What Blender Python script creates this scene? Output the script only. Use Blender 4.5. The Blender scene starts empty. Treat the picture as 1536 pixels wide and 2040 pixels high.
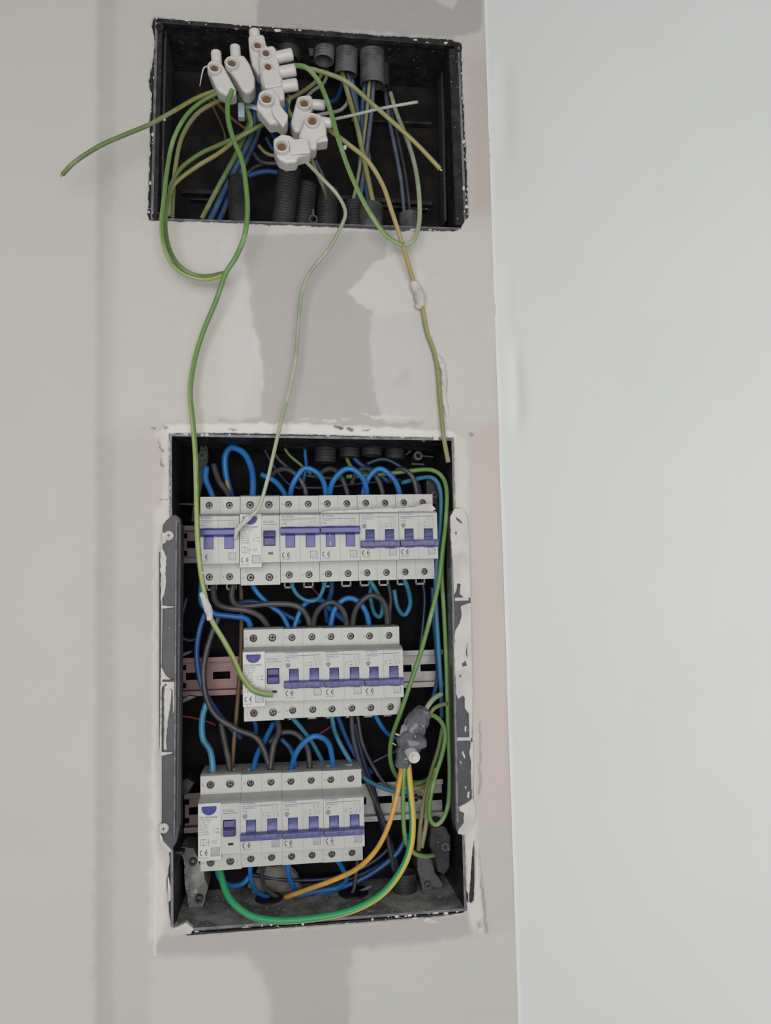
import bpy, bmesh, math, random
import numpy as np
from mathutils import Vector, Matrix, noise

random.seed(7)
rng = np.random.default_rng(7)
SC = bpy.context.scene
COL = SC.collection
# ------------------------------------------------------------------ camera
F = 1534.0; CX = 768.0; CY = 1020.0; DC = 0.685; ZC = 1.45      # lens in pixels, camera distance from the wall, height
RGT = Vector((0.99128652, -0.13009122, -0.02067133))
UPV = Vector((0.00954042, -0.08561074, 0.99628298))
FWD = Vector((0.13137735, 0.98779911, 0.08362365))
CAMP = Vector((0, -DC, ZC))
cam = bpy.data.cameras.new('camera'); camo = bpy.data.objects.new('camera', cam); COL.objects.link(camo)
cam.sensor_fit = 'VERTICAL'; cam.sensor_height = 24.0; cam.lens = 24.0 * F / 2040.0
cam.clip_start = 0.01; cam.clip_end = 50
camo.matrix_world = Matrix(((RGT.x, UPV.x, -FWD.x, CAMP.x), (RGT.y, UPV.y, -FWD.y, CAMP.y), (RGT.z, UPV.z, -FWD.z, CAMP.z), (0, 0, 0, 1)))
SC.camera = camo
# ------------------------------------------------------------------ light
w = bpy.data.worlds.new('room_light'); SC.world = w; w.use_nodes = True
bg = w.node_tree.nodes['Background']; bg.inputs[0].default_value = (0.96, 0.98, 1.0, 1); bg.inputs[1].default_value = 0.24
def area(name, loc, target, size, power, color):
    l = bpy.data.lights.new(name, 'AREA'); l.shape = 'RECTANGLE'; l.size, l.size_y = size; l.energy = power; l.color = color
    o = bpy.data.objects.new(name, l); COL.objects.link(o); o.location = loc
    o.rotation_euler = (Vector(target) - Vector(loc)).to_track_quat('-Z', 'Y').to_euler()
area('key_area_light', (-0.12, -1.4, 1.43), (0.05, 0, 1.42), (1.1, 0.9), 13.3, (1.0, 0.992, 0.975))  # unseen area light added behind the camera, placed for the falloff on the wall
area('lower_area_light', (0.9, -2.6, 0.7), (0.0, 0, 1.2), (1.4, 1.2), 4.5, (1.0, 0.99, 0.97))  # weaker unseen area light, low on the right behind the camera
SC.view_settings.view_transform = 'Standard'; SC.view_settings.look = 'None'
SC.view_settings.exposure = 0.0; SC.view_settings.gamma = 1.0; SC.view_settings.use_curve_mapping = False

# ------------------------------------------------------------------ helpers
def P(x, y, Y=0.0):
    d = RGT * ((x - CX) / F) - UPV * ((y - CY) / F) + FWD
    return CAMP + d * ((Y + DC) / d.y)
def pxm(x, y, Y=0.0):
    return (P(x + 5, y, Y) - P(x - 5, y, Y)).length / 10
def lin(c):
    return tuple(((v / 255) / 12.92 if v / 255 <= 0.04045 else ((v / 255 + 0.055) / 1.055) ** 2.4) for v in c)

WP = {}
def tag(o, label=None, cat=None, group=None, kind=None):
    if label: o['label'] = label
    if cat: o['category'] = cat
    if group: o['group'] = group
    if kind: o['kind'] = kind
    return o
def empty(name, loc, label, cat, group=None):
    o = bpy.data.objects.new(name, None); COL.objects.link(o); o.empty_display_size = 0.01
    o.location = loc; WP[o.name] = Vector(loc); return tag(o, label, cat, group)
def mk(name, verts, faces, mat, parent=None, uv=None, smooth=False, bevel=0, seg=2, label=None, local=False):
    verts = [Vector(v) for v in verts]
    lo = Vector((min(v[i] for v in verts) for i in range(3))); hi = Vector((max(v[i] for v in verts) for i in range(3)))
    c = (lo + hi) / 2
    me = bpy.data.meshes.new(name); me.from_pydata([v - c for v in verts], [], faces)
    if uv is not None:
        l = me.uv_layers.new(name='UVMap'); l.data.foreach_set('uv', np.array(uv, dtype=np.float32).ravel())
    if smooth: me.polygons.foreach_set('use_smooth', [True] * len(me.polygons))
    o = bpy.data.objects.new(name, me); COL.objects.link(o)
    mats = mat if isinstance(mat, (list, tuple)) else [mat]
    for m in mats: me.materials.append(m)
    WP[o.name] = c
    if parent: o.parent = parent; o.location = c - WP[parent.name]
    else: o.location = c
    if bevel:
        b = o.modifiers.new('bevel', 'BEVEL'); b.width = bevel; b.segments = seg; b.limit_method = 'ANGLE'; b.angle_limit = 0.6
        me.polygons.foreach_set('use_smooth', [True] * len(me.polygons))
        wn = o.modifiers.new('wn', 'WEIGHTED_NORMAL'); wn.keep_sharp = True
    if label: o['label'] = label
    return o
class MB:
    def __init__(s): s.v = []; s.f = []; s.m = []
    def add(s, v, f, mi=0):
        n = len(s.v); s.v += [Vector(p) for p in v]; s.f += [tuple(i + n for i in q) for q in f]; s.m += [mi] * len(f); return s
    def box(s, a, b, mi=0):
        x0, y0, z0 = a; x1, y1, z1 = b
        v = [(x0, y0, z0), (x1, y0, z0), (x1, y1, z0), (x0, y1, z0), (x0, y0, z1), (x1, y0, z1), (x1, y1, z1), (x0, y1, z1)]
        return s.add(v, [(0, 3, 2, 1), (4, 5, 6, 7), (0, 1, 5, 4), (1, 2, 6, 5), (2, 3, 7, 6), (3, 0, 4, 7)], mi)
    def prism(s, poly, vec, mi=0):          # closed polygon pushed along a vector
        n = len(poly); poly = [Vector(p) for p in poly]; vec = Vector(vec)
        f = [tuple(range(n)), tuple(range(2 * n - 1, n - 1, -1))] + [(i, i + n, (i + 1) % n + n, (i + 1) % n) for i in range(n)]
        return s.add(poly + [p + vec for p in poly], f, mi)
    def cyl(s, a, b, r, r2=None, n=20, mi=0, caps=True):
        a = Vector(a); b = Vector(b); d = (b - a).normalized(); r2 = r if r2 is None else r2
        t = d.orthogonal().normalized(); u = d.cross(t)
        R = [(math.cos(2 * math.pi * i / n), math.sin(2 * math.pi * i / n)) for i in range(n)]
        v = [a + (t * c + u * q) * r for c, q in R] + [b + (t * c + u * q) * r2 for c, q in R]
        f = [(i, (i + 1) % n, (i + 1) % n + n, i + n) for i in range(n)]
        if caps: f += [tuple(range(n - 1, -1, -1)), tuple(range(n, 2 * n))]
        return s.add(v, f, mi)
    def lathe(s, a, d, prof, n=24, mi=0, close=False):   # prof: (along, radius)
        a = Vector(a); d = Vector(d).normalized(); t = d.orthogonal().normalized(); u = d.cross(t); v = []; f = []
        for (h, r) in prof:
            v += [a + d * h + (t * math.cos(2 * math.pi * i / n) + u * math.sin(2 * math.pi * i / n)) * r for i in range(n)]
        for k in range(len(prof) - 1):
            f += [(k * n + i, k * n + (i + 1) % n, (k + 1) * n + (i + 1) % n, (k + 1) * n + i) for i in range(n)]
        if close: f += [tuple(range(n - 1, -1, -1)), tuple(range((len(prof) - 1) * n, len(prof) * n))]
        return s.add(v, f, mi)
    def build(s, name, mat, parent=None, **k):
        o = mk(name, s.v, s.f, mat, parent, **k)
        if any(s.m): o.data.polygons.foreach_set('material_index', s.m)
        return o
def fixn(o):
    bm = bmesh.new(); bm.from_mesh(o.data); bmesh.ops.recalc_face_normals(bm, faces=bm.faces); bm.to_mesh(o.data); bm.free(); return o
def cut(o, cutter):
    fixn(o); fixn(cutter)
    m = o.modifiers.new('cut', 'BOOLEAN'); m.operation = 'DIFFERENCE'; m.object = cutter; m.solver = 'EXACT'
    bpy.context.view_layer.update()
    me = bpy.data.meshes.new_from_object(o.evaluated_get(bpy.context.evaluated_depsgraph_get()))
    o.modifiers.clear(); me.name = o.name
    mats = list(o.data.materials)
    o.data = me
    if not len(me.materials):
        for q in mats: me.materials.append(q)
    bpy.data.objects.remove(cutter); return o
def setbevel(o, wd, seg=2):
    b = o.modifiers.new('bevel', 'BEVEL'); b.width = wd; b.segments = seg; b.limit_method = 'ANGLE'; b.angle_limit = 0.6
    o.data.polygons.foreach_set('use_smooth', [True] * len(o.data.polygons))
    o.modifiers.new('wn', 'WEIGHTED_NORMAL')
    return o
def slab(name, pts, Y, th, mat, parent=None, bevel=0.0004, seg=2, label=None, jag=0):
    p = [P(x, y, Y) for x, y in pts]
    if jag: p = rag(p, jag)
    return fixn(MB().prism(p, (0, th, 0)).build(name, mat, parent, bevel=bevel, seg=seg, label=label))
def rag(p, amp, step=0.0016):               # ragged outline in the wall plane
    out = []
    n = len(p)
    for i in range(n):
        a, b = p[i], p[(i + 1) % n]; L = (b - a).length; k = max(1, int(L / step)); t = (b - a).normalized(); nn = Vector((-t.z, 0, t.x))
        for j in range(k):
            q = a.lerp(b, j / k)
            out.append(q + nn * (amp * (noise.noise(q * 260) + 0.5 * noise.noise(q * 900))))
    return out

# ------------------------------------------------------------------ materials
def mat(name, c, rough=0.5, metal=0.0, c2=None, ns=60, lo=0.45, hi=0.6, bump=0.0, bs=400, spec=0.5, c3=None, ns3=900, lo3=0.62, hi3=0.7, trans=0, sss=0):
    m = bpy.data.materials.new(name); m.use_nodes = True; nt = m.node_tree; N = nt.nodes; L = nt.links
    b = N['Principled BSDF']; b.inputs['Roughness'].default_value = rough; b.inputs['Metallic'].default_value = metal
    b.inputs['Specular IOR Level'].default_value = spec
    if trans: b.inputs['Transmission Weight'].default_value = trans
    if sss: b.inputs['Subsurface Weight'].default_value = sss; b.inputs['Subsurface Radius'].default_value = (0.004, 0.003, 0.002); b.inputs['Subsurface Scale'].default_value = 1.0
    tc = N.new('ShaderNodeTexCoord')
    def ramped(scale, a, z, det=4):
        n = N.new('ShaderNodeTexNoise'); n.inputs['Scale'].default_value = scale; n.inputs['Detail'].default_value = det; L.new(tc.outputs['Object'], n.inputs['Vector'])
        r = N.new('ShaderNodeMapRange'); r.inputs[1].default_value = a; r.inputs[2].default_value = z; L.new(n.outputs['Fac'], r.inputs[0]); return r.outputs[0]
    def mix(f, A, B):
        x = N.new('ShaderNodeMix'); x.data_type = 'RGBA'; L.new(f, x.inputs[0])
        for s, v in ((6, A), (7, B)):
            if isinstance(v, tuple): x.inputs[s].default_value = (*v, 1)
            else: L.new(v, x.inputs[s])
        return x.outputs[2]
    col = lin(c)
    out = None
    if c2: out = mix(ramped(ns, lo, hi), col, lin(c2))
    if c3: out = mix(ramped(ns3, lo3, hi3, 2), out if out is not None else col, lin(c3))
    if out is not None: L.new(out, b.inputs['Base Color'])
    else: b.inputs['Base Color'].default_value = (*col, 1)
    if bump:
        n = N.new('ShaderNodeTexNoise'); n.inputs['Scale'].default_value = bs; n.inputs['Detail'].default_value = 5; L.new(tc.outputs['Object'], n.inputs['Vector'])
        bn = N.new('ShaderNodeBump'); bn.inputs['Strength'].default_value = bump; bn.inputs['Distance'].default_value = 0.001
        L.new(n.outputs['Fac'], bn.inputs['Height']); L.new(bn.outputs[0], b.inputs['Normal'])
    return m
def stripe(name, green, yellow, frac=0.6, twist=12.0, dust=None, dlo=0.5, dhi=0.75, rough=0.45):
    m = bpy.data.materials.new(name); m.use_nodes = True; nt = m.node_tree; N = nt.nodes; L = nt.links
    b = N['Principled BSDF']; b.inputs['Roughness'].default_value = rough
    uv = N.new('ShaderNodeUVMap'); sp = N.new('ShaderNodeSeparateXYZ'); L.new(uv.outputs[0], sp.inputs[0])
    ma = N.new('ShaderNodeMath'); ma.operation = 'MULTIPLY_ADD'; ma.inputs[1].default_value = twist; L.new(sp.outputs[1], ma.inputs[0]); L.new(sp.outputs[0], ma.inputs[2])
    fr = N.new('ShaderNodeMath'); fr.operation = 'FRACT'; L.new(ma.outputs[0], fr.inputs[0])
    r = N.new('ShaderNodeMapRange'); r.inputs[1].default_value = frac - 0.02; r.inputs[2].default_value = frac + 0.02; L.new(fr.outputs[0], r.inputs[0])
    x = N.new('ShaderNodeMix'); x.data_type = 'RGBA'; L.new(r.outputs[0], x.inputs[0]); x.inputs[6].default_value = (*lin(green), 1); x.inputs[7].default_value = (*lin(yellow), 1)
    out = x.outputs[2]
    if dust:
        tc = N.new('ShaderNodeTexCoord'); n = N.new('ShaderNodeTexNoise'); n.inputs['Scale'].default_value = 45; n.inputs['Detail'].default_value = 5; L.new(tc.outputs['Object'], n.inputs['Vector'])
        r2 = N.new('ShaderNodeMapRange'); r2.inputs[1].default_value = dlo; r2.inputs[2].default_value = dhi; L.new(n.outputs['Fac'], r2.inputs[0])
        y = N.new('ShaderNodeMix'); y.data_type = 'RGBA'; L.new(r2.outputs[0], y.inputs[0]); L.new(out, y.inputs[6]); y.inputs[7].default_value = (*lin(dust), 1); out = y.outputs[2]
    L.new(out, b.inputs['Base Color']); return m

M = dict(
    black=mat('black_plastic', (32, 30, 32), 0.5, c2=(54, 52, 54), ns=90, lo=0.42, hi=0.7, c3=(190, 186, 182), ns3=420, lo3=0.70, hi3=0.76, bump=0.25, bs=500, spec=0.3),
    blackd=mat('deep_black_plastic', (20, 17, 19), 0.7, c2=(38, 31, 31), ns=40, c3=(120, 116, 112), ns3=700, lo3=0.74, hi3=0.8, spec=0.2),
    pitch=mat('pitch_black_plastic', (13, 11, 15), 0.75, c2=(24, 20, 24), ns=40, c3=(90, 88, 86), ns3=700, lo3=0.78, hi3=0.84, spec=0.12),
    dusty=mat('dusty_black_plastic', (106, 105, 104), 0.9, c2=(164, 162, 158), ns=55, lo=0.4, hi=0.66, c3=(190, 188, 184), ns3=300, lo3=0.62, hi3=0.74, bump=0.6, bs=700),
    grey=mat('dark_grey_plastic', (74, 74, 78), 0.5, c2=(64, 63, 66), ns=70, lo=0.4, hi=0.65, c3=(176, 173, 170), ns3=350, lo3=0.72, hi3=0.78, bump=0.15),
    greyl=mat('edge_grey_plastic', (120, 120, 124), 0.4, c2=(92, 92, 96), ns=110),
    conduit=mat('grey_conduit', (96, 97, 98), 0.6, c2=(70, 70, 72), ns=60, c3=(140, 140, 138), ns3=600, lo3=0.66, hi3=0.74),
    conduitd=mat('dark_conduit', (48, 47, 48), 0.65, c2=(34, 33, 35), ns=60, c3=(120, 118, 116), ns3=600, lo3=0.68, hi3=0.76),
    house=mat('breaker_plastic', (186, 186, 181), 0.42, c2=(180, 180, 176), ns=30, bump=0.05, bs=1500),
    sticker=mat('sticker', (195, 195, 191), 0.4),
    blue=mat('toggle_blue', (52, 54, 128), 0.28, c2=(62, 64, 140), ns=80),
    bluepale=mat('pale_toggle_blue', (80, 82, 134), 0.45, c2=(112, 112, 154), ns=260, lo=0.4, hi=0.7, c3=(176, 174, 192), ns3=1200, lo3=0.66, hi3=0.76),
    violet=mat('toggle_violet', (56, 50, 108), 0.4, c2=(74, 70, 130), ns=90),
    ink=mat('black_ink', (66, 64, 66), 0.6), inkl=mat('grey_ink', (138, 136, 140), 0.6), inkb=mat('blue_ink', (104, 104, 170), 0.6),
    inkblue=mat('blue_print', (44, 48, 132), 0.5), lens=mat('clear_window', (170, 171, 170), 0.3, c2=(158, 159, 160), ns=300),
    seam=mat('grey_line', (140, 141, 142), 0.6), red=mat('red_flag', (84, 8, 20), 0.4), dark=mat('dark_slot', (16, 15, 18), 0.6),
    screw=mat('steel_screw', (112, 112, 108), 0.38, 0.7, c2=(88, 86, 82), ns=500), screwd=mat('rusty_screw', (124, 96, 94), 0.6, 0.3),
    brass=mat('brass', (150, 110, 90), 0.45, 0.7), copper=mat('copper', (206, 150, 128), 0.35, 0.8),
    well=mat('well_plastic', (206, 190, 172), 0.55), white=mat('white_nylon', (206, 203, 199), 0.38, sss=0.15), zinc=mat('zinc', (176, 173, 170), 0.5, 0.5, c2=(162, 159, 156), ns=120),
    drab=mat('dull_rail', (124, 112, 110), 0.6, 0.1, c2=(104, 92, 92), ns=60), pink=mat('pinkish_rail', (156, 124, 122), 0.6, 0.1, c2=(140, 104, 104), ns=60), clip=mat('clip_grey', (150, 148, 150), 0.4),
    plaster=mat('wet_plaster', (205, 201, 196), 0.75, c2=(192, 187, 182), ns=40, bump=0.4, bs=300),
    rubble=mat('rubble', (128, 120, 114), 0.9, c2=(104, 98, 94), ns=90, bump=0.9, bs=300),
    hollow=mat('brick_dust', (60, 38, 40), 0.9, c2=(38, 26, 30), ns=120, bump=0.5),
    tape=mat('grey_tape', (104, 106, 111), 0.3, c2=(78, 79, 86), ns=90, lo=0.4, hi=0.62, c3=(178, 178, 180), ns3=200, lo3=0.62, hi3=0.7, bump=0.6, bs=160),
    tie=mat('cable_tie', (176, 198, 208), 0.35, sss=0.1),
    w_blue=mat('wire_blue', (30, 112, 178), 0.42, c2=(24, 94, 160), ns=30), w_dblue=mat('wire_dark_blue', (30, 70, 124), 0.42, c2=(40, 84, 140), ns=40),
    w_dust=mat('wire_dusty_blue', (58, 90, 122), 0.5, c2=(44, 74, 108), ns=60),
    w_teal=mat('wire_teal', (62, 132, 160), 0.42, c2=(44, 108, 138), ns=40), w_navy=mat('wire_navy', (32, 46, 78), 0.4), w_black=mat('wire_black', (58, 58, 60), 0.42, c2=(74, 73, 74), ns=60),
    w_grey=mat('wire_grey', (150, 150, 142), 0.5, c2=(178, 178, 168), ns=60), w_sgrey=mat('wire_slate', (84, 92, 112), 0.45, c2=(104, 110, 124), ns=60),
    w_amber=mat('wire_amber', (206, 158, 66), 0.4, c2=(190, 144, 60), ns=60), w_brown=mat('wire_brown', (104, 78, 50), 0.5), w_mag=mat('wire_magenta', (120, 30, 60), 0.5),
    gy_fresh=stripe('wire_green_yellow', (44, 150, 96), (196, 168, 74), 0.64, 1.3),
    gy_green=stripe('wire_grass_green', (98, 138, 70), (160, 166, 96), 0.74, 1.2, (150, 172, 134), 0.5, 0.8),
    gy_olive=stripe('wire_olive', (98, 120, 66), (140, 134, 76), 0.55, 4.0, (146, 152, 124), 0.5, 0.8),
    gy_yel=stripe('wire_straw', (134, 140, 90), (166, 148, 88), 0.4, 3.0, (168, 164, 136), 0.5, 0.78),
    gy_pale=stripe('wire_pale_green', (146, 160, 128), (172, 174, 142), 0.6, 2.0, (184, 186, 170), 0.45, 0.7),
)
# ------------------------------------------------------------------ walls
def inpoly(X, Z, poly):
    r = np.zeros(X.shape, bool); n = len(poly)
    for i in range(n):
        x0, z0 = poly[i]; x1, z1 = poly[(i + 1) % n]
        if z0 == z1: continue
        c = ((z0 > Z) != (z1 > Z)) & (X < (x1 - x0) * (Z - z0) / (z1 - z0) + x0); r ^= c
    return r
def pw(pts, Y=0.0): return [(P(x, y, Y).x, P(x, y, Y).z) for x, y in pts]
def dseg(X, Z, poly):
    d = np.full(X.shape, 9.0); bx = X.copy(); bz = Z.copy(); n = len(poly)
    for i in range(n):
        x0, z0 = poly[i]; x1, z1 = poly[(i + 1) % n]; dx, dz = x1 - x0, z1 - z0; L = dx * dx + dz * dz + 1e-18
        t = np.clip(((X - x0) * dx + (Z - z0) * dz) / L, 0, 1); px, pz = x0 + t * dx, z0 + t * dz
        q = np.hypot(X - px, Z - pz); k = q < d; d[k] = q[k]; bx[k] = px[k]; bz[k] = pz[k]
    return d, bx, bz
def rag2(pts, amp):
    return [(q.x, q.z) for q in rag([P(x, y, 0) for x, y in pts], amp, 0.0012)]
H_UP = rag2([(306, 33), (350, 38), (480, 50), (620, 56), (760, 68), (900, 76), (919, 86), (921, 150), (926, 250), (931, 350), (934, 432), (925, 440), (918, 456), (905, 461), (800, 461), (700, 455), (560, 449), (400, 443), (298, 440), (294, 425), (297, 330), (299, 270), (297, 240), (302, 200), (296, 160), (304, 120), (308, 80), (302, 50)], 0.0009)
H_LO = rag2([(336, 863), (450, 862), (600, 865), (760, 869), (904, 872), (906, 950), (908, 1050), (915, 1300), (922, 1550), (926, 1680), (931, 1816), (860, 1828), (700, 1841), (560, 1850), (430, 1860), (372, 1864), (340, 1845), (331, 1760), (338, 1720), (333, 1600), (334, 1300), (340, 1080), (337, 960)], 0.0006)
H_CR = rag2([(944, 1672), (948, 1700), (946, 1760), (945, 1795), (938, 1802), (934, 1790), (937, 1740), (940, 1700)], 0.0004)
XC = 0.1993
def axis(segs):
    out = []
    for a, b, s in segs: out += list(np.arange(a, b - s * 0.3, s))
    return np.array(out + [segs[-1][1]])
xs = axis([(-1.2, -0.28, 0.04), (-0.28, -0.135, 0.002), (-0.135, XC, 0.0011)])
zs = axis([(0, ZC - 0.42, 0.04), (ZC - 0.42, ZC + 0.60, 0.0011), (ZC + 0.60, 2.5, 0.04)])
X, Z = np.meshgrid(xs, zs); nx, nz = len(xs), len(zs)
Xf, Zf = X.ravel(), Z.ravel()
nz1 = np.array([noise.noise(Vector((a * 22, 3.1, b * 22))) for a, b in zip(Xf, Zf)])
nz2 = np.array([noise.noise(Vector((a * 110, 7.7, b * 110))) for a, b in zip(Xf, Zf)])
nz3 = np.array([noise.noise(Vector((a * 420, 1.7, b * 420))) for a, b in zip(Xf, Zf)])
wx = Xf + 0.0022 * nz2 + 0.0008 * nz3; wz = Zf + 0.0022 * np.roll(nz2, 37) + 0.0008 * np.roll(nz3, 11)
K = 1.17                                    # from the tones seen to the albedo of the paint
def alb(c): return np.array(lin(c)) * K
C = np.tile(alb((186, 182, 177)), (len(Xf), 1)); HT = 0.00025 * nz1
def smooth(t): t = np.clip(t, 0, 1); return t * t * (3 - 2 * t)
def patch(pts, c, soft=0.0012, h=0.0, streak=0.0, amt=1.0):
    global C, HT
    poly = pw(pts); d, _, _ = dseg(wx, wz, poly); s = np.where(inpoly(wx, wz, poly), d, -d)
    a = smooth(s / soft * 0.5 + 0.5) * amt
    if streak: a = a * smooth(0.5 + (nz2 + nz3 * 0.7) * streak + 0.25)
    a = a[:, None]; C = C * (1 - a) + alb(c) * a; HT = HT + h * a[:, 0]
# strip between the joint on the left and the corner
patch([(212, -400), (1400, -400), (1400, 2400), (207, 2400)], (181, 176, 171), 0.004)
patch([(194, -400), (232, -400), (226, 2400), (187, 2400)], (172, 168, 164), 0.004)
patch([(240, -50), (510, -50), (512, 36), (300, 30), (296, 440), (250, 440)], (182, 179, 174), 0.006)
patch([(512, -60), (760, -60), (900, 20), (960, -60), (960, 60), (900, 75), (620, 58), (514, 52)], (160, 157, 154), 0.002)
patch([(740, 10), (900, 30), (880, 60), (780, 50)], (160, 157, 154), 0.008)
patch([(226, 440), (700, 450), (1000, 450), (1000, 860), (220, 850)], (188, 184, 179), 0.02)
patch([(476, 470), (800, 460), (775, 475), (768, 515), (742, 528), (748, 560), (720, 570), (696, 583), (716, 606), (736, 612), (744, 628), (735, 665), (742, 730), (748, 790), (766, 842), (850, 838), (826, 850), (440, 850), (430, 836), (520, 832), (524, 760), (519, 700), (503, 640), (494, 560), (486, 500)], (171, 166, 162), 0.0016)
patch([(504, 655), (514, 680), (519, 720), (515, 740), (500, 700)], (196, 193, 190), 0.003)
patch([(740, 632), (800, 640), (880, 640), (884, 760), (860, 800), (770, 838), (750, 790), (744, 730)], (186, 184, 181), 0.006, 0.0002)
patch([(694, 582), (740, 530), (790, 500), (850, 540), (845, 620), (752, 626), (716, 604)], (192, 188, 184), 0.002, 0.0004)
patch([(785, 770), (800, 740), (815, 738), (812, 760)], (178, 174, 171), 0.006)
patch([(440, 470), (480, 470), (490, 560), (500, 640), (515, 740), (480, 842), (440, 830)], (192, 190, 186), 0.008)
# ridge of fresh plaster round the lower box
patch([(318, 862), (330, 846), (560, 842), (700, 848), (900, 858), (912, 866), (912, 880), (330, 872)], (206, 202, 197), 0.0016, 0.0010)
patch([(590, 836), (700, 834), (660, 842)], (196, 192, 187), 0.001, 0.0003, 1.5)
patch([(720, 826), (830, 830), (760, 836)], (198, 194, 190), 0.001, 0.0002, 1.5)
for p in ([(668, 848), (684, 850), (680, 857), (666, 853)], [(688, 850), (704, 854), (700, 862), (692, 858)], [(720, 855), (738, 856), (734, 860)], [(455, 855), (470, 857), (465, 860)], [(300, 851), (312, 853), (308, 857)], [(326, 850), (338, 852), (332, 856)]):
    patch(p, (110, 104, 102), 0.0008, -0.0012)
patch([(308, 862), (336, 858), (338, 960), (340, 1040), (320, 1050), (315, 1100), (312, 1400), (314, 1700), (330, 1720), (328, 1860), (296, 1880), (304, 1400), (308, 1000)], (196, 192, 186), 0.003, 0.0008)
patch([(304, 870), (322, 872), (330, 940), (322, 1010), (306, 1010)], (184, 176, 171), 0.003, -0.0004)
patch([(314, 875), (323, 892), (330, 900), (326, 902), (318, 890)], (120, 112, 108), 0.0006, -0.0008)
patch([(322, 914), (326, 924), (328, 934), (323, 930)], (120, 112, 108), 0.0006, -0.0008)
patch([(320, 993), (335, 995), (334, 996), (320, 995)], (120, 112, 108), 0.0005, -0.0006)
# right of the lower box
patch([(904, 868), (932, 872), (936, 1000), (938, 1400), (952, 1700), (962, 1860), (925, 1840), (930, 1680), (915, 1300)], (194, 190, 185), 0.003, 0.0005)
patch([(938, 872), (952, 850), (998, 840), (1006, 1000), (1018, 1300), (1024, 1640), (958, 1640), (944, 1400), (936, 1000)], (188, 176, 171), 0.006, -0.0003)
patch([(934, 858), (942, 862), (938, 868), (933, 864)], (140, 134, 130), 0.001, -0.0006)
patch([(955, 1440), (958, 1440), (957, 1585), (953, 1583)], (150, 142, 138), 0.0012, -0.0008)
patch([(954, 1690), (958, 1740), (966, 1800), (972, 1860), (968, 1860), (958, 1790)], (150, 144, 140), 0.0012, -0.0006)
patch([(948, 1840), (958, 1832), (960, 1845), (950, 1852)], (160, 156, 152), 0.002, -0.0006)
patch([(930, 120), (985, 120), (990, 420), (940, 420)], (178, 166, 160), 0.01)
# below the lower box
patch([(330, 1862), (560, 1852), (760, 1838), (935, 1818), (938, 1866), (860, 1882), (760, 1892), (500, 1904), (312, 1906), (308, 1880)], (168, 163, 160), 0.003)
patch([(488, 1900), (704, 1890), (696, 1930), (692, 2400), (548, 2400), (536, 1980), (520, 1940), (500, 1924)], (170, 165, 161), 0.0025)
patch([(300, 1905), (490, 1904), (520, 1940), (536, 1980), (540, 2200), (300, 2200)], (184, 182, 177), 0.006)
patch([(310, 1700), (315, 1700), (311, 1904), (307, 1904)], (204, 200, 195), 0.0014, 0.0009)
patch([(704, 1892), (940, 1866), (1040, 1850), (1040, 2300), (700, 2300)], (182, 181, 175), 0.004)
C *= (1 + 0.012 * nz1 + 0.008 * nz3)[:, None]
# joint relief, corner bead
sx = Xf - np.interp(Zf, [ZC - 0.45, ZC + 0.6], [P(190, 2100).x, P(196, -100).x])
HT += 0.0012 * smooth(sx / 0.008) * (1 - 0.7 * smooth((sx - 0.016) / 0.06))
HT += 0.0004 * nz2 * smooth((Xf + 0.14) / 0.02)
holes = [H_UP, H_LO, H_CR]
for h in holes[:2]:
    d, _, _ = dseg(Xf, Zf, h); HT += 0.0006 * np.exp(-d / 0.003) * (0.8 + nz3)
Yf = -HT
q = np.arange(nx * nz).reshape(nz, nx)
quads = np.stack([q[:-1, :-1], q[:-1, 1:], q[1:, 1:], q[1:, :-1]], -1).reshape(-1, 4)
fx, fz = Xf[quads].mean(1), Zf[quads].mean(1)
keep = np.ones(len(quads), bool)
for h in holes: keep &= ~inpoly(fx, fz, h)
quads = quads[keep]
ed = np.concatenate([quads[:, [0, 1]], quads[:, [1, 2]], quads[:, [2, 3]], quads[:, [3, 0]]]); es = np.sort(ed, 1)
key = es[:, 0].astype(np.int64) * (nx * nz) + es[:, 1]; uq, cnt = np.unique(key, return_counts=True)
bset = set(uq[cnt == 1].tolist())
bmask = np.isin(key, uq[cnt == 1]); be = ed[bmask]
# snap the rims to the outlines and give them depth
vb = np.unique(be.ravel())
mid = {}
for hi_, h in enumerate(holes):
    d, bx, bz = dseg(Xf[vb], Zf[vb], h); near = d < 0.0025
    for i in np.nonzero(near)[0]: Xf[vb[i]] = bx[i]; Zf[vb[i]] = bz[i]; mid[int(vb[i])] = 0.012
extra = {}; V = [Xf.tolist(), Yf.tolist(), Zf.tolist()]; Cl = C.tolist()
newf = []
for a, b in be.tolist():
    if a in mid and b in mid:
        for v in (a, b):
            if v not in extra:
                extra[v] = len(V[0]); V[0].append(V[0][v]); V[1].append(0.012); V[2].append(V[2][v]); Cl.append(Cl[v])
        newf.append((b, a, extra[a], extra[b]))
faces = np.concatenate([quads, np.array(newf)])
me = bpy.data.meshes.new('wall_front')
nv = len(V[0]); me.vertices.add(nv); me.vertices.foreach_set('co', np.stack([np.array(V[0]), np.array(V[1]), np.array(V[2])], 1).astype(np.float32).ravel())
me.loops.add(len(faces) * 4); me.loops.foreach_set('vertex_index', faces.astype(np.int32).ravel())
me.polygons.add(len(faces)); me.polygons.foreach_set('loop_start', np.arange(0, len(faces) * 4, 4, dtype=np.int32))
me.polygons.foreach_set('loop_total', np.full(len(faces), 4, dtype=np.int32)); me.update(calc_edges=True)
me.polygons.foreach_set('use_smooth', np.ones(len(faces), bool))
ca = me.color_attributes.new('paint', 'FLOAT_COLOR', 'POINT'); ca.data.foreach_set('color', np.concatenate([np.array(Cl), np.ones((nv, 1))], 1).astype(np.float32).ravel())
me.validate()
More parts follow.
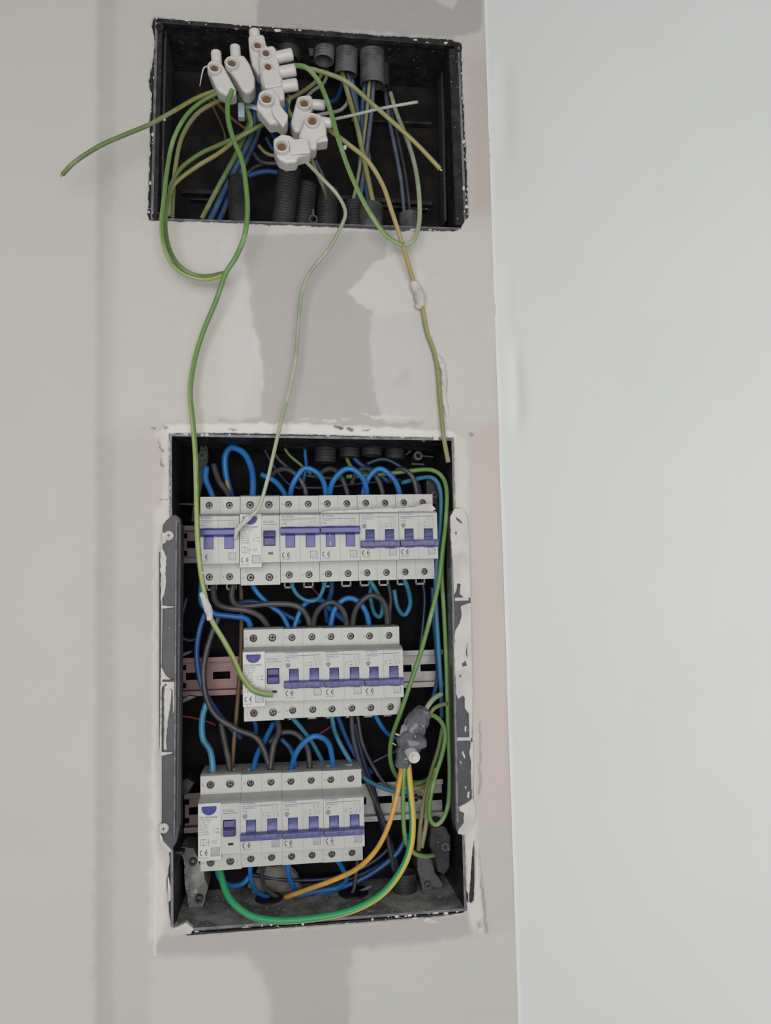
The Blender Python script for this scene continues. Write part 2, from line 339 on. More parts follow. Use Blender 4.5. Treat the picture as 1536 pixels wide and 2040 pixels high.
wm = bpy.data.materials.new('plastered_wall'); wm.use_nodes = True; nt = wm.node_tree; b = nt.nodes['Principled BSDF']; b.inputs['Roughness'].default_value = 0.75; b.inputs['Specular IOR Level'].default_value = 0.2
at = nt.nodes.new('ShaderNodeAttribute'); at.attribute_name = 'paint'; nt.links.new(at.outputs['Color'], b.inputs['Base Color'])
tc = nt.nodes.new('ShaderNodeTexCoord'); n_ = nt.nodes.new('ShaderNodeTexNoise'); n_.inputs['Scale'].default_value = 350; n_.inputs['Detail'].default_value = 4; nt.links.new(tc.outputs['Object'], n_.inputs['Vector'])
bp = nt.nodes.new('ShaderNodeBump'); bp.inputs['Strength'].default_value = 0.12; bp.inputs['Distance'].default_value = 0.001; nt.links.new(n_.outputs['Fac'], bp.inputs['Height']); nt.links.new(bp.outputs[0], b.inputs['Normal'])
me.materials.append(wm)
wf = bpy.data.objects.new('wall_front', me); COL.objects.link(wf); tag(wf, kind='structure')
# the wall that turns towards the room at the corner
wr = mat('white_wall_paint', (222, 224, 222), 0.6, c2=(220, 222, 220), ns=6, bump=0.08, bs=350, spec=0.25)
A = math.radians(35); v = []; f = []
ts = [0.0, 0.0012] + [0.004 + 0.003 * i for i in range(14)] + [0.06, 0.1, 0.16, 0.25, 0.5, 1.0, 1.6]
zr = sorted(set([0.0, 0.4, 0.8] + [0.9 + 0.006 * i for i in range(200)] + [2.2, 2.5]))
def wall_t(px, py):            # distance from the corner of the wall point seen at a pixel
    d = RGT * ((px - CX) / F) - UPV * ((py - CY) / F) + FWD
    k = (math.sin(A) * (XC - CAMP.x) - math.cos(A) * CAMP.y) / (math.sin(A) * d.x + math.cos(A) * d.y)
    q_ = CAMP + d * k; return (q_.x - XC) / math.cos(A), q_.z
dents = [(*wall_t(1028, 770), 0.0065, 0.042, 0.0030), (*wall_t(1004, 220), 0.009, 0.05, 0.0024), (*wall_t(1012, 590), 0.006, 0.03, 0.0010)]
for z in zr:
    j = 0.0004 * noise.noise(Vector((0, 0, z * 14)))
    for t in ts:
        e = 0.0009 if t == 0 else 0
        for (dt, dz, st, sz, am) in dents: e -= am * math.exp(-((t - dt) / st) ** 2 - ((z - dz) / sz) ** 4)
        e += 0.0006 * noise.noise(Vector((t * 9, 2, z * 9)))
        v.append((XC - 0.0006 + t * math.cos(A) + j - e * math.sin(A), -t * math.sin(A) - e * math.cos(A), z))
nt_ = len(ts)
for k in range(len(zr) - 1):
    for i in range(nt_ - 1): f.append((k * nt_ + i, k * nt_ + i + 1, (k + 1) * nt_ + i + 1, (k + 1) * nt_ + i))
o = mk('wall_right', v, f, wr, smooth=True); tag(o, kind='structure')
# darker smudges of filler and small specks on the white wall
# masonry seen through the split in the plaster
o = MB().box((P(930, 1700).x, 0.013, P(930, 1810).z), (P(952, 1700).x, 0.02, P(930, 1660).z)).build('trim_1', M['hollow']); tag(o, kind='structure')

# ------------------------------------------------------------------ box shells
def shell(parent, q, depth, th, m_in, taper=0.002):
    p = [P(*c, 0.0) for c in q]           # tl tr br bl
    cx = sum(v.x for v in p) / 4; cz = sum(v.z for v in p) / 4
    def off(v, d): return Vector((v.x + (d if v.x > cx else -d), 0, v.z + (d if v.z > cz else -d)))
    def at(v, y): return Vector((v.x, y, v.z))
    inn = [at(off(v, -th), 0.0005) for v in p]; out = [at(v, 0.0005) for v in p]
    innb = [at(off(v, -th - taper), depth) for v in p]; outb = [at(off(v, -taper), depth + th) for v in p]
    V = inn + out + innb + outb; fs = []; mi = []
    for i in range(4):
        j = (i + 1) % 4
        fs += [(i, j, 4 + j, 4 + i), (i, 8 + i, 8 + j, j), (4 + i, 4 + j, 12 + j, 12 + i)]
    fs += [(8, 11, 10, 9), (12, 13, 14, 15)]
    V += []
    for i in range(4): fs.append((8 + i, 12 + i, 12 + (i + 1) % 4, 8 + (i + 1) % 4)) if False else None
    fs = [x for x in fs if x]
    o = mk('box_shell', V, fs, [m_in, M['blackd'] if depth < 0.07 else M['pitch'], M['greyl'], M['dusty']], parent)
    return fixn(o), inn, innb
jb = empty('junction_box', P(616, 450, 0), 'black plastic junction box sunk in the plaster at the top of the picture', 'electrical box')
sh, ji, jo = shell(jb, [(309, 38), (916, 84), (930, 458), (300, 438)], 0.066, 0.0022, M['black'])
db = empty('distribution_box', P(620, 1850, 0), 'tall black plastic distribution box sunk in the wall, full of breakers', 'electrical box')
sh2, di, do = shell(db, [(337, 864), (904, 873), (930, 1815), (340, 1858)], 0.074, 0.0022, M['black'])
for root_, qq in ((jb, [(309, 38), (916, 84), (930, 458), (300, 438)]), (db, [(337, 864), (904, 873), (930, 1815), (340, 1858)])):
    p = [P(*c_, 0.0) for c_ in qq]; b = MB(); cx_ = sum(q_.x for q_ in p) / 4; cz_ = sum(q_.z for q_ in p) / 4
    def of(q_, e, y): return Vector((q_.x + (e if q_.x > cx_ else -e), y, q_.z + (e if q_.z > cz_ else -e)))
    for i in range(4):
        a_, c_ = p[i], p[(i + 1) % 4]; b.prism([of(a_, -0.0005, 0.0022), of(c_, -0.0005, 0.0022), of(c_, 0.008, 0.0022), of(a_, 0.008, 0.0022)], (0, 0.002, 0))
    fixn(b.build('mounting_flange', M['black'], root_))
def flecks(parent, pts, n, spread, Y0=0.0004, dep=0.004, size=(0.0006, 0.0022)):
    b = MB(); L = [P(x, y, 0) for x, y in pts]
    for _ in range(n):
        k = random.randrange(len(L) - 1); q_ = L[k].lerp(L[k + 1], random.random()) + Vector((random.uniform(-spread, spread), Y0 - random.uniform(0, 0.0012) + random.random() ** 3 * dep, random.uniform(-spread, spread)))
        r = random.uniform(*size) * random.random(); e = random.uniform(0.8, 2.4); a0 = random.uniform(0, 3.14); ax = (L[k + 1] - L[k]).normalized(); bx = Vector((-ax.z, 0, ax.x)); m_ = random.randint(5, 7)
        b.prism([q_ + ax * math.cos(2 * math.pi * i / m_ + a0) * r * e * random.uniform(.7, 1.2) + bx * math.sin(2 * math.pi * i / m_ + a0) * r * random.uniform(.7, 1.2) for i in range(m_)], (0, 0.0008, 0))
    o = fixn(b.build('plaster_flecks', M['plaster'], parent, label='crumbs of plaster stuck along the rim')); o['kind'] = 'stuff'
flecks(jb, [(302, 60), (300, 200), (298, 300), (301, 436)], 60, 0.003); flecks(jb, [(918, 110), (930, 450)], 60, 0.0025); flecks(jb, [(310, 40), (620, 64), (915, 86)], 60, 0.0022); flecks(jb, [(302, 440), (620, 452), (925, 460)], 40, 0.0012)
flecks(db, [(338, 862), (620, 866), (905, 874)], 60, 0.0016); flecks(db, [(906, 880), (910, 1010)], 30, 0.0010); flecks(db, [(336, 870), (338, 1010)], 30, 0.001); flecks(db, [(340, 1858), (620, 1842), (930, 1815)], 60, 0.002)
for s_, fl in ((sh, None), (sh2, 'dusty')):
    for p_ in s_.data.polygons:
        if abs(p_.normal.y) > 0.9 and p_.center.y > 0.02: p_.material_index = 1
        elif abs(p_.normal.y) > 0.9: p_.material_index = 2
        elif fl and abs(p_.normal.z) > 0.9 and p_.center.z < -0.1: p_.material_index = 3
def bar(name, x0, y0, x1, y1, Y, th, hpx, m, parent, bev=0.0005):
    a = P(x0, y0, Y); b = P(x1, y1, Y); h = hpx * pxm(x0, y0, Y) / 2
    return fixn(MB().prism([a + Vector((0, 0, h)), b + Vector((0, 0, h)), b - Vector((0, 0, h)), a - Vector((0, 0, h))], (0, th, 0)).build(name, m, parent, bevel=bev))
for (x0, y0, x1, y1, h) in ((362, 380, 440, 382, 9), (610, 388, 862, 404, 9), (700, 238, 862, 245, 5), (640, 398, 858, 417, 4), (380, 396, 450, 398, 4)):
    bar('back_rib', x0, y0, x1, y1, 0.058, 0.0085, h, M['black'], jb)
bar('front_lip', 301, 441, 900, 459, -0.0002, 0.003, 8, M['grey'], jb)
bar('front_lip', 310, 40, 914, 88, -0.0001, 0.006, 10, M['black'], jb)
# ribbed corner tubes and wall channel of the junction box
def vbar(name, x0, y0, x1, y1, Y, wpx, th, m, parent, bev=0.0005):
    a = P(x0, y0, Y); b = P(x1, y1, Y); h = wpx * pxm(x0, y0, Y) / 2; e = Vector((h, 0, 0))
    return fixn(MB().prism([a - e, a + e, b + e, b - e], (0, th, 0)).build(name, m, parent, bevel=bev))
vbar('corner_channel', 316, 44, 306, 432, 0.0006, 16, 0.02, M['black'], jb, 0.001)
vbar('corner_channel', 905, 96, 918, 448, 0.0006, 22, 0.03, M['black'], jb, 0.0015)
vbar('side_ridge', 329, 60, 322, 430, 0.012, 5, 0.045, M['grey'], jb)
vbar('side_ridge', 881, 110, 888, 440, 0.04, 5, 0.02, M['grey'], jb)
def boss(parent, x, y, Y, rpx, L, m=None, name='screw_boss'):
    r = rpx * pxm(x, y, Y); a = P(x, y, Y)
    return MB().lathe(a, (0, 1, 0), [(L, r), (0, r), (0, r * 0.5), (L * 0.6, r * 0.45), (L * 0.6, 0.0001)], 20).build(name, m or M['grey'], parent, smooth=False)
boss(jb, 318, 53, -0.0004, 8, 0.02, M['black']); boss(jb, 914, 94, -0.0004, 9, 0.02, M['black']); boss(jb, 312, 430, -0.0004, 9, 0.02, M['black'])
def lug(parent, x, y, Y, s, m, flip=1):           # small spring lug: bar, eye, foot
    k = s * pxm(x, y, Y); c = P(x, y, Y); b = MB()
    b.prism([c + Vector(p) * k for p in ((-9, 0, 26), (9, 0, 26), (7, 0, 8), (5, 0, -26), (-3, 0, -26), (-7, 0, 8))], (0, 4 * k, 0))
    b.lathe(c + Vector((0, -1.5 * k, 12 * k)), (0, 1, 0), [(6 * k, 9 * k), (0, 9 * k), (0, 4 * k), (6 * k, 4 * k)], 18)
    return fixn(b.build('spring_lug', m, parent, bevel=0.0003))
lug(jb, 619, 85, 0.02, 1.0, M['grey'])
def hook(parent, x, y, Y, s, m):
    k = s * pxm(x, y, Y); c = P(x, y, Y); b = MB()
    b.lathe(c, (0, 1, 0), [(3 * k, 10 * k), (0, 10 * k), (0, 6 * k), (3 * k, 6 * k), (3 * k, 10 * k)], 18)
    b.box(c + Vector((-2.5 * k, 0, 9 * k)), c + Vector((2.5 * k, 3 * k, 22 * k))); b.box(c + Vector((-12 * k, 0, -16 * k)), c + Vector((12 * k, 3 * k, -8 * k)))
    return b.build('cover_hook', m, parent, bevel=0.0003)
hook(jb, 624, 436, 0.004, 0.95, M['grey'])
# distribution box fittings
boss(db, 833, 908, 0.05, 9, 0.02, name='screw_boss')
bar('boss_arm', 842, 908, 864, 910, 0.052, 0.004, 3, M['grey'], db); vbar('boss_arm', 833, 888, 833, 900, 0.052, 4, 0.004, M['grey'], db); bar('boss_arm', 832, 889, 850, 890, 0.052, 0.004, 5, M['grey'], db)
bar('boss_arm', 808, 906, 822, 896, 0.052, 0.004, 4, M['grey'], db); bar('boss_arm', 820, 924, 846, 925, 0.052, 0.004, 4, M['grey'], db)
slab('rail_bracket', [(848, 950), (872, 950), (876, 975), (874, 1000), (882, 1002), (882, 1150), (868, 1150), (866, 1005), (850, 990)], 0.03, 0.03, M['black'], db, 0.001)
boss(db, 866, 986, 0.028, 7, 0.02)
slab('rail_bracket', [(398, 885), (414, 888), (416, 912), (410, 940), (402, 975), (392, 1040), (380, 1040), (388, 960)], 0.045, 0.02, M['black'], db, 0.001)
boss(db, 404, 908, 0.042, 9, 0.01, M['black']); boss(db, 406, 890, 0.042, 6, 0.01, M['black'])
bar('inner_rib', 345, 1003, 395, 1005, 0.04, 0.03, 5, M['black'], db)
slab('rail_bracket', [(356, 1688), (386, 1690), (404, 1735), (414, 1770), (402, 1812), (378, 1818), (368, 1760), (366, 1720)], 0.04, 0.03, M['dusty'], db, 0.0015, jag=0.001)
boss(db, 384, 1718, 0.037, 8, 0.01, M['black']); boss(db, 396, 1792, 0.036, 8, 0.01, M['black'])
slab('rail_bracket', [(858, 1650), (886, 1645), (898, 1665), (898, 1690), (896, 1730), (884, 1745), (872, 1738), (866, 1705), (856, 1690)], 0.02, 0.03, M['black'], db, 0.002, jag=0.0008)
boss(db, 887, 1687, 0.018, 8, 0.01)
slab('rail_bracket', [(832, 1700), (862, 1712), (868, 1740), (884, 1762), (880, 1772), (862, 1768), (856, 1790), (842, 1786), (838, 1760), (830, 1730)], 0.04, 0.028, M['grey'], db, 0.002, jag=0.0008)
boss(db, 853, 1764, 0.037, 7, 0.01)
slab('broken_tab', [(358, 1306), (366, 1300), (384, 1296), (378, 1302), (362, 1309)], 0.02, 0.01, M['grey'], db, 0.0004)
slab('broken_tab', [(352, 1398), (376, 1386), (392, 1388), (366, 1400), (352, 1404)], 0.015, 0.006, M['grey'], db, 0.0004)
slab('broken_tab', [(352, 1560), (372, 1550), (388, 1560), (376, 1580), (356, 1590)], 0.02, 0.02, M['black'], db, 0.001)
bar('inner_rib', 338, 1698, 366, 1700, 0.01, 0.01, 6, M['black'], db)
# left side flange
fl = slab('side_flange', [(324, 1046), (332, 1036), (346, 1025), (352, 1026), (360, 1035), (360, 1640), (352, 1678), (340, 1697), (330, 1690), (322, 1672), (322, 1340), (324, 1210)], -0.0035, 0.012, M['grey'], db, 0.001)
vbar('flange_ridge', 351, 1034, 347, 1668, -0.0058, 4, 0.004, M['greyl'], fl, 0.0006)
vbar('flange_ridge', 358, 1042, 353, 1650, -0.0055, 6, 0.02, M['grey'], fl, 0.001)
for (x, y) in ((336, 1209), (336, 1356), (336, 1502)): bar('flange_rib', x - 13, y, x + 12, y, -0.0052, 0.003, 5, M['grey'], fl, 0.0006)
for (x, y) in ((336, 1067), (326, 1651)):
    r = 10 * pxm(x, y, -0.006); c = P(x, y, -0.0062)
    b = MB().lathe(c, (0, 1, 0), [(-0.0004, 0.0003), (-0.0005, r * 0.3), (-0.0004, r * 0.75), (0.0006, r), (0.003, r)], 20)
    b.box(c + Vector((-r * 0.4, -0.0009, -0.0003)), c + Vector((r * 0.4, 0.0002, 0.0003)), 1); b.box(c + Vector((-0.0003, -0.0009, -r * 0.4)), c + Vector((0.0003, 0.0002, r * 0.4)), 1)
    b.build('flange_screw', [M['plaster'], M['greyl']], fl, label='plaster smeared flange screw')
def smear(parent, pts, Y, th=0.0012, jag=0.0006, name='plaster_smear'): return slab(name, pts, Y, th, M['plaster'], parent, 0.0004, 2, None, jag)
smear(fl, [(323, 1062), (328, 1060), (332, 1080), (325, 1084), (322, 1080)], -0.0062, 0.004)
smear(fl, [(322, 1088), (326, 1096), (332, 1112), (330, 1130), (331, 1160), (328, 1182), (323, 1196), (320, 1198), (319, 1100)], -0.0045)
smear(fl, [(320, 1206), (348, 1208), (347, 1210), (322, 1213)], -0.0058, 0.002, 0.0002)
smear(fl, [(320, 1325), (322, 1330), (330, 1345), (338, 1352), (344, 1356), (348, 1360), (347, 1420), (345, 1420), (344, 1376), (330, 1362), (322, 1370), (322, 1500), (318, 1500)], -0.0048, 0.002, 0.0003)
smear(fl, [(328, 1366), (338, 1364), (342, 1380), (340, 1400), (334, 1440), (331, 1470), (333, 1494), (326, 1494), (327, 1440), (326, 1390)], -0.0045, 0.0012, 0.0005)
smear(fl, [(318, 1503), (322, 1498), (345, 1499), (340, 1502), (322, 1506)], -0.0056, 0.002, 0.0003)
smear(fl, [(318, 1640), (324, 1642), (320, 1660), (326, 1676), (342, 1694), (340, 1699), (326, 1690), (317, 1680)], -0.0048, 0.003, 0.0004)
vbar('flange_ridge', 318, 1100, 318, 1490, -0.0036, 2, 0.004, M['grey'], fl, 0.0003)
# right side flange
fr = slab('side_flange', [(900, 1018), (912, 1011), (926, 1020), (932, 1040), (938, 1200), (940, 1400), (944, 1590), (940, 1640), (922, 1662), (910, 1658), (906, 1640), (900, 1200), (895, 1040)], -0.0035, 0.014, M['grey'], db, 0.001)
vbar('flange_ridge', 900, 1040, 912, 1640, -0.0055, 6, 0.02, M['greyl'], fr, 0.001)
for (x, y) in ((921, 1194), (926, 1473)): bar('flange_rib', x - 15, y, x + 13, y - 1, -0.0058, 0.003, 7, M['plaster'], fr, 0.0008)
smear(fr, [(897, 1030), (906, 1013), (920, 1012), (932, 1030), (936, 1100), (938, 1190), (926, 1192), (916, 1184), (918, 1164), (912, 1162), (908, 1180), (904, 1185), (902, 1120), (898, 1070)], -0.006, 0.003, 0.0005)
smear(fr, [(938, 1200), (928, 1204), (918, 1208), (920, 1225), (916, 1242), (908, 1254), (906, 1262), (905, 1300), (907, 1340), (909, 1382), (912, 1394), (922, 1386), (926, 1390), (926, 1412), (934, 1422), (936, 1470), (940, 1470), (942, 1380), (940, 1300)], -0.0058, 0.0025, 0.0005)
smear(fr, [(936, 1476), (938, 1480), (935, 1500), (939, 1520), (938, 1540), (940, 1580), (942, 1600), (943, 1480)], -0.0052, 0.002, 0.0003)
smear(fr, [(943, 1590), (930, 1600), (914, 1608), (916, 1616), (924, 1620), (924, 1640), (914, 1652), (912, 1662), (926, 1664), (942, 1650), (948, 1620)], -0.0058, 0.003, 0.0005)
for p in ([(922, 1495), (928, 1508), (925, 1512), (920, 1500)], [(916, 1514), (921, 1520), (917, 1522)], [(925, 1566), (930, 1568), (928, 1574)], [(932, 1578), (936, 1576), (935, 1592), (930, 1588)], [(926, 1446), (930, 1448), (928, 1460), (925, 1456)]):
    smear(fr, p, -0.0042, 0.001, 0.0002)
for p in ([(908, 1030), (914, 1034), (922, 1042), (920, 1043), (910, 1036)], [(906, 1060), (911, 1059), (909, 1066)], [(921, 1322), (928, 1316), (930, 1326), (922, 1328)], [(915, 1346), (919, 1344), (918, 1350)], [(928, 1300), (931, 1280), (931, 1312)]):
    slab('bare_spot', p, -0.0064, 0.001, M['grey'], fr, 0.0001, 1, 'dark spot where the plaster has flaked', 0.0003)
# knock-out holes in the dusty bottom of the distribution box
zb = min(v.z for v in do) + 0.0002
for (x, y) in ((536, 1806), (704, 1802)):
    c = P(x, y, 0.05); c.z = di[3].z + 0.0006 if True else 0
    k = MB().cyl((c.x, 0.047, c.z - 0.0006), (c.x, 0.047, c.z + 0.0012), 0.0125 if x < 600 else 0.014, n=28).build('knockout', M['dark'], db); 
slab('plaster_smear', [(345, 1850), (372, 1838), (386, 1852), (380, 1862), (348, 1862)], -0.0004, 0.006, M['plaster'], db, 0.0008, 2, None, 0.0006)
bar('front_lip', 372, 1862, 926, 1819, -0.0003, 0.003, 4, M['black'], db)
slab('plaster_smear', [(842, 1836), (850, 1828), (866, 1832), (876, 1838), (860, 1842)], -0.0012, 0.003, M['plaster'], db, 0.0006, 2, None, 0.0005)
slab('plaster_smear', [(334, 1742), (338, 1760), (345, 1780), (340, 1792), (334, 1800)], 0.001, 0.003, M['plaster'], db, 0.0006, 2, None, 0.0004)

b = MB(); zf = di[3].z
for _ in range(260):
    u_ = random.random(); yy = random.uniform(0.004, 0.06); q_ = Vector((di[3].x + 0.004 + u_ * (di[2].x - di[3].x - 0.008), yy, zf + (di[2].z - di[3].z) * u_ + 0.002 * yy / 0.074)); r = random.uniform(0.0004, 0.0016)
    b.lathe(q_ - Vector((0, 0, r * 0.4)), (random.uniform(-.4, .4), random.uniform(-.4, .4), 1), [(0, r), (r * 0.6, r * random.uniform(.5, .9)), (r, 0.0001)], 5)
rb = b.build('plaster_crumbs', M['rubble']); tag(rb, 'crumbs of plaster and dust scattered on the floor of the distribution box', 'debris', kind='stuff')
# ------------------------------------------------------------------ DIN rails
def rail(y, m, label, xl, xr):
    Yr = 0.050
    zc = P(600, y, Yr).z; x0 = P(xl, y, Yr).x; x1 = P(xr, y, Yr).x
    pr = [(0, 17.6), (1.2, 17.6), (1.2, 12.4), (7.5, 12.4), (7.5, -12.4), (1.2, -12.4), (1.2, -17.6), (0, -17.6), (0, -13.4), (0, -13.4)]
    # hat profile: flanges in front, web behind
    prof = [(0, 17.6), (0, 12.6), (6.2, 12.6), (6.2, -12.6), (0, -12.6), (0, -17.6), (1.2, -17.6), (1.2, -13.8), (7.4, -13.8), (7.4, 13.8), (1.2, 13.8), (1.2, 17.6)]
    o = MB().prism([(x0, Yr + a / 1000, zc + b / 1000) for a, b in prof], (x1 - x0, 0, 0)).build('din_rail', m)
    c = MB(); x = x0 + 0.004
    while x < x1 - 0.012:
        c.box((x, Yr - 0.001, zc - 0.0032), (x + 0.0155, Yr + 0.02, zc + 0.0032)); x += 0.0245
    c.box((x0 - 0.001, Yr - 0.001, zc + 0.006), (x0 + 0.004, Yr + 0.02, zc + 0.0105)); c.box((x0 - 0.001, Yr - 0.001, zc - 0.0105), (x0 + 0.004, Yr + 0.02, zc - 0.006))
    cut(o, c.build('cutter', m)); setbevel(o, 0.0004)
    return tag(o, label, 'rail', 'rails that carry the rows of breakers')
RAILC = {}
def railmat(name, a, b_):  # tint at the left end, blending into a second tone along the rail
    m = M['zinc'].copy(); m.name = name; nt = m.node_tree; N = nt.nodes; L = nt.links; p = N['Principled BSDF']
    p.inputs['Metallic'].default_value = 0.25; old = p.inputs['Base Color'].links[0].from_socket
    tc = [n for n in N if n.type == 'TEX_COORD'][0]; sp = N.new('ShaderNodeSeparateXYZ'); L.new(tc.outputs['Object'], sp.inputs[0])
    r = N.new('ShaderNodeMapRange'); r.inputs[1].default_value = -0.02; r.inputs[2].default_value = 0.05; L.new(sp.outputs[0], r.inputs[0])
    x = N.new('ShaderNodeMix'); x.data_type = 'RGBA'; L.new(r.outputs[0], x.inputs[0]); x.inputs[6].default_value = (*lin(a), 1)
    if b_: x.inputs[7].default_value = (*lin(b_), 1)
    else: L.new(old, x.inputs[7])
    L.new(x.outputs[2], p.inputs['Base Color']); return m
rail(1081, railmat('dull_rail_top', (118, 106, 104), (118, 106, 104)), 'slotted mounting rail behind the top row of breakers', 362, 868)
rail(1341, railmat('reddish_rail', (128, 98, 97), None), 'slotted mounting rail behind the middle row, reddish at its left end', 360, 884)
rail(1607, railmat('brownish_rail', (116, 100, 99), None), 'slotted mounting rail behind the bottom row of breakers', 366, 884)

# ------------------------------------------------------------------ breakers
FONT = None
def text(s, x, z, size, y, m, parent, name, shear=0.0, sx=1.0, ext=0.00002, align='LEFT'):
    cu = bpy.data.curves.new('t', 'FONT'); cu.body = s; cu.size = size; cu.shear = shear; cu.extrude = ext; cu.align_x = align; cu.resolution_u = 2
    to = bpy.data.objects.new('t', cu); COL.objects.link(to); bpy.context.view_layer.update()
    me = bpy.data.meshes.new_from_object(to.evaluated_get(bpy.context.evaluated_depsgraph_get()))
    v = [Vector((x + p.co.x * sx, y - p.co.z, z + p.co.y)) for p in me.vertices]; f = [tuple(p.vertices) for p in me.polygons]
    bpy.data.objects.remove(to); bpy.data.meshes.remove(me)
    return mk(name, v, f, m, parent)
def arcs(b, cx, cz, r, w, a0, a1, y, n=16, mi=0):
    for i in range(n):
        t0 = math.radians(a0 + (a1 - a0) * i / n); t1 = math.radians(a0 + (a1 - a0) * (i + 1) / n)
        b.add([(cx + rr * math.cos(t), y, cz + rr * math.sin(t)) for t, rr in ((t0, r - w), (t0, r), (t1, r), (t1, r - w))], [(0, 1, 2, 3)], mi)
def flat(b, x0, z0, x1, z1, y, mi=0): b.add([(x0, y, z0), (x1, y, z0), (x1, y, z1), (x0, y, z1)], [(0, 1, 2, 3)], mi)
mm = 0.001
YS = 0.012                                 # shoulder plane of the breakers
NOSE = -0.019                             # nose in front of the shoulders
def breaker(kind, state, rating='C16', nums=('N', '1', 'N', '2'), usew=0.035, flag='dark'):
    rcd = kind == 'rcd'
    Hh = 0.0795 if rcd else 0.078; t0 = 0.0168; t1 = t0 + 0.0432
    Wd = usew - 0.0002
    root = empty('residual_current_breaker' if rcd else 'circuit_breaker', (0, 0, 0), 'x', 'breaker')
    # origin: top left of the shoulder face; u right, v down (mm), y depth
    def X_(u): return u * mm
    def Z_(v): return -v * mm
    prof = [(0, 0.0), (0, -t0 + 0.0015), (NOSE + 0.004, -t0), (NOSE, -t0 - 0.0022), (NOSE, -t1), (0, -t1), (0, -Hh), (0.034, -Hh), (0.036, -0.060), (0.044, -0.060), (0.044, -0.018), (0.040, -0.016), (0.040, 0.0), (0.004, 0.0015)]
    if not rcd: prof[-1] = (0.006, 0.0008)
    hs = MB().prism([(0, a, b) for a, b in prof], (Wd, 0, 0)).build('housing', M['house'], root)
    us = (8.6, 25.2) if rcd else (7.7, 25.4)
    vt = 7.6; vb = 72.6 if rcd else 71.2
    rs = 3.3 if rcd else 3.1
    c = MB()
    for u in us:
        for v_ in (vt, vb): c.cyl((X_(u), -0.002, Z_(v_)), (X_(u), 0.005, Z_(v_)), rs * mm, n=24)
        c.box((X_(u - 3.2), 0.008, -0.006), (X_(u + 3.2), 0.018, 0.004)); c.box((X_(u - 3.2), 0.008, -Hh - 0.002), (X_(u + 3.2), 0.018, -Hh + 0.006))
    def NV(v_): return -(t0 * 1000 + v_) * mm
    if rcd:
        c.box((X_(20.7), NOSE - 0.002, NV(28.5)), (X_(31), NOSE + 0.007, NV(15.5)))
    else:
        z0, z1 = (30.6, 12.5) if state == 'up' else (33.0, 16.0)
        for u in (4.8, 22.4): c.box((X_(u), NOSE - 0.002, NV(z0)), (X_(u + 8.2), NOSE + 0.006, NV(z1)))
        c.box((X_(Wd * 500 - 0.15), NOSE - 0.001, NV(43.2)), (X_(Wd * 500 + 0.15), NOSE + 0.0004, NV(0)))
        c.box((X_(Wd * 500 - 0.1), -0.001, -0.2), (X_(Wd * 500 + 0.1), 0.0003, 0.1))
    cut(hs, c.build('cutter', M['house'])); setbevel(hs, 0.00035)
    # screws
    for k, u in enumerate(us):
        for j, v_ in enumerate((vt, vb)):
            a = (X_(u), 0.0028, Z_(v_)); r = (rs - 0.25) * mm; b = MB()
            b.lathe(a, (0, 1, 0), [(0, 0.00005), (-0.0002, r * 0.5), (-0.0001, r * 0.82), (0.0004, r), (0.002, r)], 20)
            an = random.uniform(0, 3.1)
            for q_ in (0, math.pi / 2):
                d = Vector((math.cos(an + q_), 0, math.sin(an + q_))); e = Vector((-d.z, 0, d.x)) * 0.00042; d = d * r * 0.62; ce = Vector(a) + Vector((0, -0.00025, 0))
                b.prism([ce + d + e, ce + d - e, ce - d - e, ce - d + e], (0, 0.0003, 0), 1)
            b.build('terminal_screw', [M['screwd'] if rcd and (k == 0) and state != 'up' else M['screw'], M['dark']], root)
            s_ = nums[j * 2 + k]
            if s_:
                if rcd: tx = u - 7.6 if k == 0 else u + 5.2
                else: tx = u - 6.2
                text(s_, X_(tx), Z_(v_ + 1.0), 0.0028, -0.00006, M['inkl'], root, 'terminal_number')
    yn = NOSE - 0.00006
    def ce(u, v_, s=1.0):
        b = MB(); r = 2.6 * s
        arcs(b, X_(u + r), NV(v_), r * mm, 0.62 * mm, 100, 260, yn - 0.0001); arcs(b, X_(u + 3.0 * r - 0.6), NV(v_), r * mm, 0.62 * mm, 100, 260, yn - 0.0001)
        flat(b, X_(u + 2.2 * r - 0.6), NV(v_ + 0.3), X_(u + 2.9 * r - 0.2), NV(v_ - 0.3), yn - 0.0001)
        b.build('ce_mark', M['ink'], root)
    def window(u, v_, s):
        b = MB(); b.box((X_(u), NOSE - 0.0003, NV(v_ + s)), (X_(u + s), NOSE + 0.0002, NV(v_)))
        o = b.build('viewing_window', M['lens'], root, bevel=0.0002)
        b = MB(); q = 0.28
        for (a0, b0, a1, b1) in ((u - q, v_ - q, u + s + q, v_), (u - q, v_ + s, u + s + q, v_ + s + q), (u - q, v_, u, v_ + s), (u + s, v_, u + s + q, v_ + s)):
            b.box((X_(a0), NOSE - 0.00035, NV(b1)), (X_(a1), NOSE, NV(b0)))
        b.build('window_frame', M['seam'], root)
    def brand(u, v_, wdt, s=1.0):
        b = MB(); arcs(b, X_(u + 1.0), NV(v_ - 1.0), 1.0 * mm, 0.5 * mm, 0, 360, yn); [b.box((X_(u + 2.1), yn, NV(v_ - k_)), (X_(u + 3.0), NOSE, NV(v_ - k_ - 0.3))) for k_ in (0.4, 1.2)]
        b.build('brand_symbol', M['inkl'], root)
        text('Solera', X_(u + 3.2), NV(v_), 0.0035 * s, yn, M['inkb'], root, 'brand_lettering', 0.25, 0.82)
        b = MB(); b.box((X_(u), yn, NV(v_ + 1.5)), (X_(u + wdt), NOSE, NV(v_ + 1.18))); b.build('printed_line', M['ink'], root)
